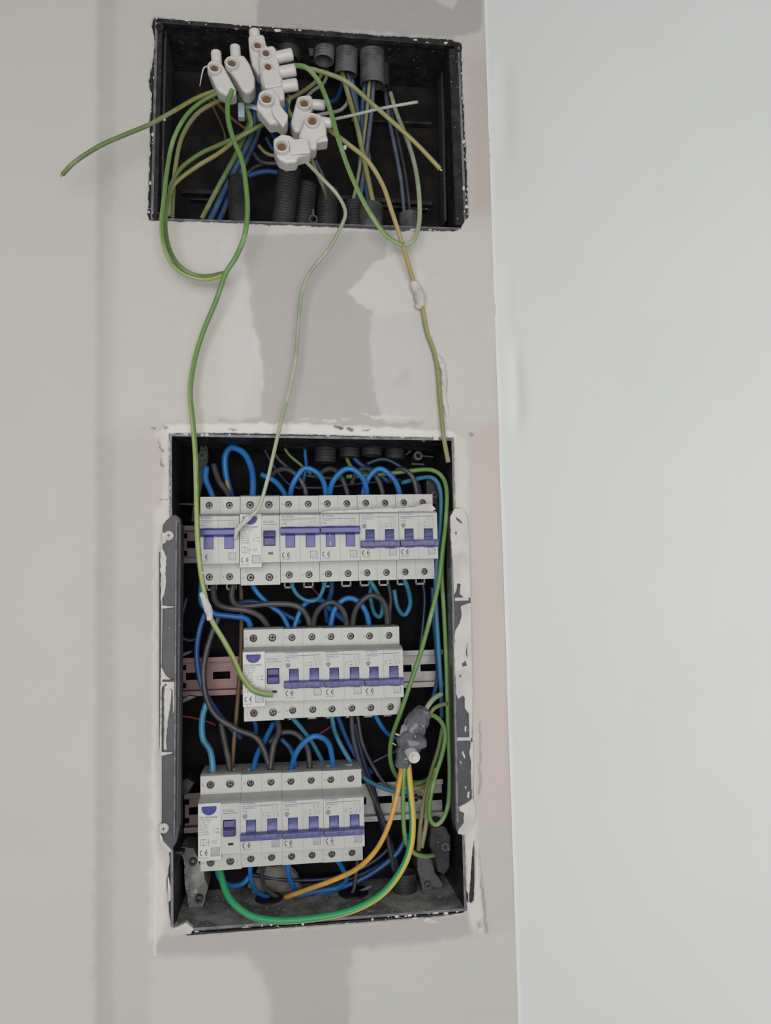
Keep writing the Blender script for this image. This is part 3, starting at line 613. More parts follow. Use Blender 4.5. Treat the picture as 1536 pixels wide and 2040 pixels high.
    if rcd:
        pb = 47.2
        b = MB().box((X_(0.2), NOSE - 0.0011, NV(pb)), (X_(19.2), 0.0001, NV(0.6))).build('label_panel', M['sticker'], root, bevel=0.0005)
        y2 = NOSE - 0.0012; yo = yn; yn = y2
        bb = MB(); n = 20; R_ = 6.0
        pts = [(9.3 + R_ * math.cos(math.radians(t)), 5.0 - R_ * 0.86 * math.sin(math.radians(t))) for t in np.linspace(-180, 0, n)]
        pts = [(9.3 + R_ * math.cos(math.radians(180 + 180 * i / n)), 4.6 + R_ * 0.9 * math.sin(math.radians(180 * i / n))) for i in range(n + 1)]
        pts = [(9.3 - R_, 3.2)] + pts + [(9.3 + R_, 3.2)]
        bb.prism([(X_(a), NOSE - 0.0026, NV(z)) for a, z in pts], (0, 0.0018, 0)); fixn(bb.build('test_button', M['inkblue'], root, bevel=0.0004))
        text('T', X_(8.3), NV(8.2), 0.0032, NOSE - 0.00265, M['blue'], root, 'button_letter')
        for i, s_ in enumerate(('TEST FRECUENTE', 'RCB2PN4030', 'In 40A   TIC', 'I\u0394n 30mA', 'Un 230V~', '50Hz  AC', 'Im=1500A', 'Inc=6000A')):
            text(s_, X_(1.3), NV(12.8 + i * 1.95), 0.0019 if i else 0.002, y2 - 0.00002, M['inkl'] if i else M['ink'], root, 'label_lettering', 0, 0.95)
        b = MB()
        for (a0, z0, a1, z1) in ((2, 29.6, 7, 29.9), (2, 34.2, 7, 34.5), (2, 29.6, 2.3, 34.5), (6.7, 29.6, 7, 34.5), (4.4, 29, 4.7, 36), (8.6, 29.5, 8.9, 35.5), (7, 31.8, 12, 32.1), (12, 31, 15.6, 31.4), (12, 32.8, 15.6, 33.2), (12.4, 21.4, 12.7, 24.6), (14, 21.4, 15, 21.7), (14, 24.3, 15, 24.6), (15.4, 21.2, 17.2, 21.9), (15.4, 24.1, 17.6, 24.8)):
            b.box((X_(a0), y2 - 0.00003, NV(z1)), (X_(a1), y2 + 0.00005, NV(z0)))
        b.build('circuit_diagram', M['inkl'], root)
        yn = y2; b_ = NOSE
        bce = 40.6
        b = MB(); r = 2.3
        for k_ in (0, 1): arcs(b, X_(1.6 + r + k_ * (2 * r - 0.4)), NV(bce), r * mm, 0.62 * mm, 100, 260, y2 - 0.00008)
        flat(b, X_(1.6 + 2 * r + 0.2), NV(bce + .3), X_(1.6 + 3 * r - 0.4), NV(bce - .3), y2 - 0.00008); b.build('ce_mark', M['ink'], root)
        b = MB(); b.box((X_(11), NOSE - 0.0014, NV(43.4)), (X_(17.6), NOSE, NV(37))); b.build('viewing_window', M['lens'], root, bevel=0.0002)
        b = MB(); q = 0.28
        for (a0, b0, a1, b1) in ((11 - q, 37 - q, 17.6 + q, 37), (11 - q, 43.4, 17.6 + q, 43.4 + q), (11 - q, 37, 11, 43.4), (17.6, 37, 17.6 + q, 43.4)):
            b.box((X_(a0), NOSE - 0.00145, NV(b1)), (X_(a1), NOSE, NV(b0)))
        b.build('window_frame', M['seam'], root)
        text('EN 61008-1', X_(1.4), NV(45.2), 0.0016, y2, M['inkl'], root, 'standard_lettering')
        yn = yo; brand(20.6, 8.6, 12.4, 0.85)
        # toggle
        b = MB()
        if state == 'up':
            b.prism([(X_(21.2), a, NV(z)) for a, z in ((NOSE + 0.004, 15.7), (NOSE - 0.0045, 16), (NOSE - 0.0055, 20.5), (NOSE - 0.001, 22), (NOSE - 0.001, 28), (NOSE + 0.004, 28.3))], (X_(9.4), 0, 0))
        else:
            b.prism([(X_(21.2), a, NV(z)) for a, z in ((NOSE + 0.004, 15.7), (NOSE - 0.0005, 16), (NOSE - 0.001, 21), (NOSE - 0.006, 22.5), (NOSE - 0.0055, 27.5), (NOSE + 0.004, 28.3))], (X_(9.4), 0, 0))
        fixn(b.build('toggle', M['violet'], root, bevel=0.0004))
        MB().box((X_(24.8), NOSE - 0.0001, NV(36.2)), (X_(29), NOSE + 0.0005, NV(34.2))).build('indicator_flag', M['red'] if flag == 'red' else M['dark'], root)
    else:
        v0 = 4.4 if state == 'up' else 3.6
        brand(1.5, v0, 30)
        text('CBN602' + rating, X_(1.6), NV(v0 + 3.6), 0.0021, yn, M['inkb'] if state != 'up' else M['inkl'], root, 'type_lettering')
        text(rating, X_(1.6), NV(v0 + 6.2), 0.0024, yn, M['ink'], root, 'rating_lettering')
        text('EN 60898-1', X_(1.6), NV(41.0 if state != 'up' else 41.4), 0.0016, yn, M['inkl'], root, 'standard_lettering')
        ce(1.6, 36.8 if state != 'up' else 37.2, 0.95)
        window(26.2, 33.4 if state != 'up' else 34.2, 5.8)
        b = MB()
        L = [(26.8, 0, 27.1, 3), (26, 0, 27.1, .3), (30.2, 0, 30.5, 3), (29.4, 0, 30.5, .3)]
        if state != 'up':
            L += [(27.9, 3.6, 28.2, 7.6), (31.2, 3.6, 31.5, 7), (27, 7.4, 28.4, 7.7), (30, 7, 31.6, 7.3), (19.2, 4.2, 19.6, 7.8), (21, 4.4, 22, 4.6), (22.6, 4.2, 24.4, 4.8), (21, 7.1, 22, 7.3), (22.6, 6.9, 24.6, 7.6)]
            b2 = MB(); b2.prism([(X_(3.9 + 2.2 * math.cos(t)), yn, NV(v0 + 9.2 - 1.8 * math.sin(t))) for t in np.linspace(0, 2 * math.pi, 14)[:-1]], (0, 0.00005, 0)); b2.prism([(X_(2.6), yn, NV(v0 + 10.6)), (X_(5.2), yn, NV(v0 + 10.6)), (X_(3.9), yn, NV(v0 + 12.3))], (0, 0.00005, 0))
            fixn(b2.build('trip_symbol', M['inkl'], root))
        for (a0, z0, a1, z1) in L: b.box((X_(a0), yn, NV(v0 + 3 + z1)), (X_(a1), NOSE, NV(v0 + 3 + z0)))
        b.build('circuit_diagram', M['inkl'], root)
        tm = M['blue'] if state == 'up' else M['bluepale']
        b = MB()
        if state == 'up':
            pr = ((NOSE + 0.003, 12.8), (NOSE - 0.005, 13), (NOSE - 0.0065, 14.2), (NOSE - 0.0062, 18.6), (NOSE - 0.004, 19.6), (NOSE - 0.0003, 20.2), (NOSE + 0.003, 20.2))
            zs_ = (20, 30.4)
        else:
            pr = ((NOSE - 0.0003, 26), (NOSE - 0.006, 26.6), (NOSE - 0.0068, 27.6), (NOSE - 0.0062, 31.4), (NOSE - 0.004, 32.2), (NOSE - 0.0003, 32.6))
            zs_ = (16.4, 26.4)
        b.prism([(X_(0.4), a, NV(z)) for a, z in pr], (X_(Wd * 1000 - 0.8), 0, 0))
        tb = fixn(b.build('toggle_bar', tm, root, bevel=0.0004))
        for u in (5.0, 22.6):
            b = MB(); b.prism([(X_(u), a, NV(z)) for a, z in ((NOSE + 0.005, zs_[0]), (NOSE + (0.0036 if state != 'up' else -0.0006), zs_[0]), (NOSE + (0.0006 if state != 'up' else -0.0006), zs_[0] + 4), (NOSE - 0.0006, zs_[0] + 6.5), (NOSE - 0.0006, zs_[1]), (NOSE + 0.005, zs_[1]))], (X_(7.8), 0, 0))
            lv = fixn(b.build('toggle_lever', [M['blue'], M['bluepale']], root, bevel=0.0003))
            for p_ in lv.data.polygons:
                if p_.normal.y < -0.1 and p_.normal.z > 0.15: p_.material_index = 1  # lever faces that slope upward get the paler toggle blue
    # latch clip under the housing
    if not rcd:
        for u in us:
            b = MB(); z0, z1 = -Hh - 0.0055, -Hh
            for (a0, b0, a1, b1) in ((u - 4.8, 0, u - 3.2, 5.5), (u + 3.2, 0, u + 4.8, 5.5), (u - 4.8, 4.1, u + 4.8, 5.5)):
                b.box((X_(a0), 0.022, z1 - b1 * mm), (X_(a1), 0.0245, z1 + 0.0005 - b0 * mm))
            b.build('latch_clip', M['clip'], root, bevel=0.0003)
    return root
def kids(o): return [c for c in bpy.data.objects if c.parent == o]
def copy_tree(o, parent=None):
    c = o.copy(); COL.objects.link(c); c.parent = parent
    for ch in kids(o): copy_tree(ch, c)
    return c
protos = {}
def put(key, px, py, label, group, **k):
    loc = P(px, py, YS)
    if key not in protos:
        protos[key] = breaker(**k); o = protos[key]
    else: o = copy_tree(protos[key])
    o.location = loc; tag(o, label, 'breaker', group); return o
G1 = 'breakers of the top row'; G2 = 'breakers of the middle row'; G3 = 'breakers of the bottom row'
UPK = dict(kind='mcb', state='up'); DNK = dict(kind='mcb', state='down')
def rowpos(x0, y0, x1, y1, n, i): # evenly spaced along the rail
    a = P(x0, y0, YS); b = P(x1, y1, YS); return a.lerp(b, i / n)
def put3(key, loc, label, group, **k):
    o = put(key, 500, 500, label, group, **k); o.location = loc; return o
r1 = [rowpos(399, 990, 862, 984, 6, i) for i in range(6)]
put3('main', r1[0], 'main breaker with raised toggle at the left end of the top row', G1, kind='mcb', state='up', rating='C25', nums=('1', '3', '', '4'))
put3('rcd_up', r1[1], 'residual current breaker with raised violet toggle and red flag in the top row', G1, kind='rcd', state='up', flag='red')
put3('up', r1[2], 'breaker with raised blue toggle in the top row, right of the residual current breaker', G1, kind='mcb', state='up')
put3('up', r1[3], 'breaker with raised blue toggle and a white scratch down one lever, top row', G1)
put3('dn', r1[4], 'top row breaker with lowered toggle beside the two raised blue toggles', G1, kind='mcb', state='down')
put3('dn', r1[5], 'top row breaker with lowered toggle at the right end, next to the teal cable', G1)
r2 = [rowpos(485, 1255, 795, 1249, 4, i) for i in range(4)]
put3('rcd_dn', r2[0], 'residual current breaker at the left end of the middle row, touched by a cable tip', G2, kind='rcd', state='down')
put3('dn', r2[1], 'middle row breaker with lowered toggle directly right of the residual current breaker', G2)
put3('dn', r2[2], 'middle row breaker with lowered toggle, third in its row of four', G2)
put3('dn', r2[3], 'middle row breaker with lowered toggle at the right end of its row', G2)
r3 = [rowpos(399, 1547, 720, 1533, 4, i) for i in range(4)]
put3('rcd_dn', r3[0], 'residual current breaker with black flag at the left end of the bottom row', G3)
put3('dn', r3[1], 'bottom row breaker with lowered toggle right of the residual current breaker', G3)
put3('dn', r3[2], 'bottom row breaker with lowered toggle, third in its row of four', G3)
put3('dn', r3[3], 'bottom row breaker with lowered toggle at the right end beside the orange cable', G3)
# plaster dropped along the top row
pl = smear(None, [(636, 1022), (660, 1017), (700, 1016), (740, 1013), (780, 1012), (820, 1011), (845, 1004), (860, 1003), (868, 1014), (862, 1019), (800, 1019), (740, 1023), (690, 1026), (650, 1030)], -0.0036, 0.0022, 0.0008, 'plaster_streak')
tag(pl, 'white streak of plaster dropped along the tops of the breakers of the top row', 'plaster')
pl = smear(None, [(656, 1062), (659, 1062), (658, 1074), (660, 1086), (656, 1086), (657, 1075)], -0.0084, 0.0008, 0.0002, 'plaster_streak')
tag(pl, 'thin white scratch of plaster down a raised blue toggle lever', 'plaster')

# ------------------------------------------------------------------ wires
def spline(pts, step=0.0018):
    P_ = [2 * pts[0] - pts[1]] + pts + [2 * pts[-1] - pts[-2]]; out = []
    for i in range(1, len(P_) - 2):
        p0, p1, p2, p3 = P_[i - 1:i + 3]; n = max(2, int((p2 - p1).length / step))
        for k in range(n):
            t = k / n
            out.append(0.5 * ((2 * p1) + (p2 - p0) * t + (2 * p0 - 5 * p1 + 4 * p2 - p3) * t * t + (3 * p1 - p0 - 3 * p2 + p3) * t ** 3))
    out.append(P_[-2]); return out
def tube(path, rad, seg=12, uoff=0.0, cap=True, lump=0.0):
    n = len(path); v = []; f = []; uv = []
    T = [(path[min(i + 1, n - 1)] - path[max(i - 1, 0)]).normalized() for i in range(n)]
    ref = Vector((0, -1, 0)); a = (ref - T[0] * ref.dot(T[0])).normalized(); Ls = 0; cum = []
    for i in range(n):
        if i: Ls += (path[i] - path[i - 1]).length
        cum.append(Ls); a = (a - T[i] * a.dot(T[i])).normalized(); b = T[i].cross(a); r = rad(i / (n - 1)) if callable(rad) else rad
        for k in range(seg):
            t = 2 * math.pi * k / seg; d = a * math.cos(t) + b * math.sin(t); rr = r
            if lump: rr = r * (1 + lump * noise.noise((path[i] + d * r) * 220))
            v.append(path[i] + d * rr)
    for i in range(n - 1):
        for k in range(seg):
            k2 = (k + 1) % seg; f.append((i * seg + k, i * seg + k2, (i + 1) * seg + k2, (i + 1) * seg + k))
            uv += [(k / seg + uoff, cum[i]), ((k + 1) / seg + uoff, cum[i]), ((k + 1) / seg + uoff, cum[i + 1]), (k / seg + uoff, cum[i + 1])]
    if cap:
        f.append(tuple(range(seg - 1, -1, -1))); uv += [(uoff, 0)] * seg
        f.append(tuple(range((n - 1) * seg, n * seg))); uv += [(uoff, cum[-1])] * seg
    return v, f, uv
def wire(pts, wpx, m, label, name='electric_cable', group=None, uoff=0.0, tip=None):
    p3 = [P(x, y, Y) for x, y, Y in pts]
    mid_ = pts[len(pts) // 2]; r = wpx * pxm(*mid_) / 2
    v, f, uv = tube(spline(p3), r, 12, uoff)
    o = mk(name, v, f, M[m], None, uv=uv, smooth=True); tag(o, label, 'cable', group)
    if tip:
        e = p3[-1] if tip > 0 else p3[0]; q_ = p3[-2] if tip > 0 else p3[1]; d = (e - q_).normalized()
        MB().cyl(e - d * 0.001, e + d * 0.0022, r * 0.45, n=10).build('bare_tip', M['copper'], o)
    return o
def Yl(pts, y0, y1=None, ym=None):      # add depth: straight from y0 to y1, through ym in the middle
    n = len(pts) - 1; out = []
    y1 = y0 if y1 is None else y1
    for i, (x, y) in enumerate(pts):
        t = i / n
        d = y0 + (y1 - y0) * t if ym is None else (y0 * (1 - t) ** 2 + 2 * t * (1 - t) * (2 * ym - (y0 + y1) / 2) + y1 * t * t)
        out.append((x, y, d))
    return out
GU = 'cables of the junction box'; GL = 'cables of the distribution box'
# --- front cables, upper box
W = {}
W['stray'] = wire(Yl([(124, 348), (150, 322), (200, 290), (250, 268), (300, 247), (345, 222), (390, 196), (432, 180), (465, 172)], -0.045, -0.01, -0.04), 9, 'gy_olive', 'olive green cable sticking out left past the junction box, its tip over the wall', tip=-1)
W['long'] = wire([(462, 180, -0.03), (454, 205, -0.033), (455, 240, -0.035), (466, 280, -0.036), (482, 320, -0.036), (490, 370, -0.035), (493, 420, -0.034), (487, 470, -0.033), (470, 512, -0.03), (449, 546, -0.026), (430, 600, -0.022), (405, 660, -0.018), (387, 720, -0.016), (379, 780, -0.016), (384, 840, -0.018), (389, 900, -0.02), (391, 960, -0.024), (392, 1020, -0.028), (394, 1080, -0.030), (400, 1140, -0.030), (409, 1190, -0.028), (420, 1232, -0.026), (445, 1275, -0.022), (464, 1310, -0.018), (480, 1345, -0.014), (500, 1372, -0.016), (522, 1382, -0.017), (544, 1384, -0.017)], 10.5, 'gy_green', 'long bright green cable hanging from the junction box down to the middle breaker row', uoff=0.35)
W['loopa'] = wire(Yl([(446, 547), (410, 556), (370, 547), (340, 522), (325, 482), (322, 440), (328, 385), (333, 340), (345, 280), (370, 232), (405, 200), (440, 184), (470, 178)], -0.024, -0.015, -0.03), 9, 'gy_green', 'green cable looping out of the junction box on the left, under the long cable')
W['loopb'] = wire(Yl([(452, 543), (405, 551), (366, 537), (341, 505), (330, 462), (331, 420), (338, 386), (352, 362), (392, 332), (438, 304), (480, 272), (530, 246), (560, 236)], -0.020, 0.0, -0.018), 9, 'gy_olive', 'olive cable of the left loop rising through the box to the hanging connector')
W['l3'] = wire(Yl([(338, 432), (338, 395), (342, 367), (362, 334), (400, 306), (432, 291), (475, 272), (520, 250)], 0.006, 0.01, 0.0), 9, 'gy_olive', 'dull olive cable arching from the lower left corner of the junction box')
W['l4'] = wire(Yl([(343, 436), (345, 385), (350, 330), (362, 275), (388, 232), (422, 208), (456, 198), (480, 212), (495, 240), (498, 270)], 0.012, 0.03, 0.01), 9, 'gy_yel', 'straw coloured cable arching high in the left of the junction box')
W['l5'] = wire(Yl([(402, 436), (430, 382), (468, 312), (486, 272), (496, 245), (500, 210)], 0.02, 0.02, 0.02), 10, 'gy_olive', 'green cable rising steeply beside the dark blue cables in the junction box')
wire(Yl([(418, 440), (450, 372), (482, 308), (502, 260), (508, 215), (502, 165)], 0.024, 0.0, 0.024), 13, 'w_dust', 'thick dark blue cable in the junction box, the front one of the pair')
wire(Yl([(436, 440), (462, 380), (492, 315), (514, 262), (519, 215), (515, 160)], 0.034, 0.006, 0.034), 12, 'w_dust', 'thick dark blue cable in the junction box, the rear one of the pair')
wire(Yl([(470, 200), (500, 225), (530, 200), (560, 235), (575, 250), (590, 240)], 0.012, 0.0, 0.015), 12, 'w_dblue', 'blue cable bent between the white connectors')
W['r1'] = wire([(585, 130, -0.03), (612, 136, -0.036), (638, 168, -0.038), (658, 220, -0.038), (675, 280, -0.038), (698, 345, -0.036), (728, 408, -0.032), (760, 458, -0.028), (785, 481, -0.024), (803, 488, -0.022)], 9.5, 'gy_green', 'yellowish green cable curving down from the white triple connector to the box bottom', uoff=0.5)
W['r2'] = wire([(801, 489, -0.020), (822, 482, -0.020), (833, 455, -0.018), (836, 420, -0.014), (833, 370, -0.006), (824, 320, 0.006), (808, 270, 0.02), (790, 225, 0.034), (778, 185, 0.044)], 9, 'gy_pale', 'pale grey green cable turning up in the right of the junction box')
W['r3'] = wire(Yl([(598, 133), (640, 143), (690, 163), (740, 206), (790, 250), (835, 292), (877, 337)], -0.026, -0.02, -0.03), 9, 'gy_yel', 'straw yellow cable reaching right with its cut end in the junction box', tip=1)
W['r4'] = wire([(640, 248, -0.02), (660, 262, -0.022), (692, 286, -0.026), (732, 320, -0.03), (762, 368, -0.03), (780, 420, -0.028), (795, 465, -0.024), (808, 508, -0.018), (822, 555, -0.010), (834, 585, -0.005), (843, 622, -0.004), (850, 660, -0.004), (864, 700, -0.004), (872, 740, -0.004), (877, 800, -0.005), (884, 870, -0.008), (893, 921, -0.010)], 9, 'gy_yel', 'green and yellow cable running down the right side between the two boxes', uoff=0.3)
W['r5'] = wire([(596, 312, -0.03), (612, 325, -0.032), (642, 356, -0.034), (672, 388, -0.034), (688, 422, -0.033), (680, 450, -0.030), (658, 492, -0.026), (616, 546, -0.020), (600, 590, -0.018), (594, 650, -0.017), (588, 720, -0.017), (575, 782, -0.018), (560, 840, -0.019), (546, 900, -0.020), (533, 955, -0.020), (516, 1010, -0.020), (495, 1032, -0.019), (476, 1050, -0.018), (469, 1074, -0.018)], 7.5, 'gy_pale', 'thin pale green cable hanging down the middle to the top breaker row')
wire(Yl([(640, 243), (668, 237), (705, 229), (760, 216), (832, 203)], -0.03, -0.03), 6, 'w_grey', 'thin grey wire sticking out right from the connectors, slightly rising')
# white paint on cables
def coat(o, pts, wpx, name='plaster_coat'):
    p3 = [P(*p) for p in pts]; r = wpx * pxm(*pts[0]) / 2
    v, f, uv = tube(spline(p3, 0.0008), lambda t: r * (0.55 + 0.9 * math.sin(math.pi * min(max(t, 0.02), 0.98)) ** 0.5), 10, 0, True, 0.5)
    mk(name, v, f, M['plaster'], o, smooth=True, label='white plaster stuck on the cable')
coat(W['r5'], [(515, 1011, -0.019), (503, 1024, -0.017), (487, 1040, -0.019), (474, 1054, -0.018), (468, 1074, -0.018)], 8)
coat(W['long'], [(401, 1180, -0.030), (409, 1200, -0.030), (416, 1220, -0.029), (418, 1236, -0.029)], 11)
coat(W['long'], [(402, 1138, -0.034), (404, 1144, -0.034)], 6)
coat(W['r4'], [(822, 560, -0.008), (832, 580, -0.007), (838, 600, -0.006), (830, 614, -0.004)], 15)
coat(W['r4'], [(864, 700, -0.002), (878, 722, -0.002), (884, 750, -0.002), (884, 790, -0.001), (892, 830, -0.001)], 9)
coat(W['stray'], [(325, 239, -0.036), (330, 237, -0.036)], 7)
coat(W['r1'], [(684, 292, -0.036), (690, 296, -0.036)], 6)
# --- rear cables, upper box
wire(Yl([(680, 140), (694, 190), (711, 250), (728, 330), (744, 405), (748, 425)], 0.03, 0.045, 0.03), 10, 'gy_yel', 'straw cable from the second grey conduit down to the wide lower conduit')
wire(Yl([(692, 145), (704, 190), (716, 235), (728, 275), (738, 330)], 0.032, 0.05, 0.04), 8, 'w_sgrey', 'slate grey cable beside the straw cable under the second conduit')
wire(Yl([(700, 150), (712, 210), (720, 260), (716, 330), (708, 410)], 0.034, 0.046, 0.048), 9, 'w_dblue', 'blue cable between the conduits, left of the straw cable')
wire(Yl([(728, 158), (722, 220), (722, 300), (728, 360), (736, 415)], 0.03, 0.046, 0.042), 9, 'w_dust', 'blue cable dropping from the widest grey conduit')
wire(Yl([(736, 158), (732, 210), (724, 280), (714, 350), (700, 415)], 0.026, 0.044, 0.036), 7, 'gy_yel', 'thin yellow cable dropping from the widest grey conduit')
wire(Yl([(744, 158), (740, 220), (732, 290), (724, 350), (716, 410)], 0.03, 0.046, 0.04), 9, 'w_sgrey', 'teal green cable dropping from the widest grey conduit')
wire(Yl([(766, 170), (776, 240), (788, 300), (799, 360), (806, 430)], 0.055, 0.045, 0.04), 8, 'w_sgrey', 'blue grey cable down to the ribbed lower right conduit, left of two')
wire(Yl([(764, 172), (782, 230), (796, 290), (808, 350), (818, 430)], 0.055, 0.045, 0.044), 7, 'w_black', 'dark grey cable down to the ribbed lower right conduit, right of two')
wire(Yl([(660, 110), (640, 150), (618, 172), (590, 190), (570, 200)], 0.055, 0.01, 0.03), 8, 'gy_yel', 'straw cable leaving the leftmost bright conduit towards the connectors')
wire(Yl([(655, 112), (648, 160), (622, 182), (600, 205)], 0.055, 0.02, 0.04), 7, 'w_grey', 'grey cable leaving the leftmost bright conduit')
wire(Yl([(690, 150), (694, 195), (680, 218), (650, 226), (620, 232)], 0.05, 0.01, 0.03), 7, 'w_grey', 'dusty cable curling left from the second conduit to the connector')
wire(Yl([(684, 160), (672, 195), (655, 205), (630, 215)], 0.055, 0.02, 0.04), 8, 'w_dblue', 'blue cable curling left behind the right connectors')
for i, (p, c, l) in enumerate((
    ([(515, 290), (530, 305), (550, 310), (580, 300)], 'gy_yel', 'small straw cable end curled below the connectors'),
    ([(530, 275), (545, 298), (570, 302)], 'w_dust', 'small blue cable end behind the lowest connector'),
    ([(540, 265), (555, 285), (575, 290)], 'w_dblue', 'small dark blue cable end behind the lowest connector'),
    ([(505, 305), (520, 322), (550, 326), (590, 318)], 'w_black', 'black cable curled under the lowest connector'),
    ([(486, 352), (510, 332), (545, 324), (575, 330)], 'w_black', 'black cable arching into the lower left conduit, upper of two'),
    ([(470, 372), (498, 350), (530, 342), (560, 345)], 'w_dblue', 'blue cable arching into the lower left conduit, lower of two'))):
    wire(Yl(p, 0.03, 0.02 if i < 4 else 0.035), 7 if i < 5 else 11, c, l)
wire(Yl([(618, 312), (634, 350), (646, 380), (650, 400)], -0.01, 0.04), 7, 'gy_yel', 'straw cable from the connectors into the lower middle conduit')
wire(Yl([(628, 320), (642, 350), (650, 376), (654, 400)], 0.0, 0.045), 7, 'w_sgrey', 'teal cable from the connectors into the lower middle conduit')
wire(Yl([(420, 190), (450, 225), (480, 250), (500, 262)], 0.03, 0.035), 7, 'w_brown', 'brown cable crossing behind the left connectors')
wire(Yl([(412, 188), (430, 225), (446, 262), (452, 300)], 0.05, 0.055), 4, 'w_brown', 'thin brown wire against the back of the junction box')
wire(Yl([(570, 205), (562, 240), (555, 262)], 0.0, 0.02), 13, 'w_dblue', 'dark blue cable between the middle and right connectors')
wire(Yl([(578, 190), (572, 215), (582, 235)], 0.01, 0.02), 11, 'gy_green', 'green cable behind the middle connector')
wire(Yl([(475, 190), (490, 215), (500, 245), (492, 262), (472, 275)], 0.006, 0.012), 10, 'gy_green', 'green cable passing through the white cable tie')
tie = MB().lathe(P(508, 226, 0.012), (P(520, 190, 0.01) - P(508, 226, 0.012)), [(-0.0015, 0.0098), (-0.0015, 0.011), (0.0025, 0.011), (0.0025, 0.0098), (-0.0015, 0.0098)], 28).build('cable_tie', M['tie'], smooth=True)
tag(tie, 'pale blue white cable tie round the cable bundle', 'cable tie')
MB().box(P(474, 232, 0.0), P(488, 214, 0.008)).build('tie_head', M['tie'], tie, bevel=0.001)

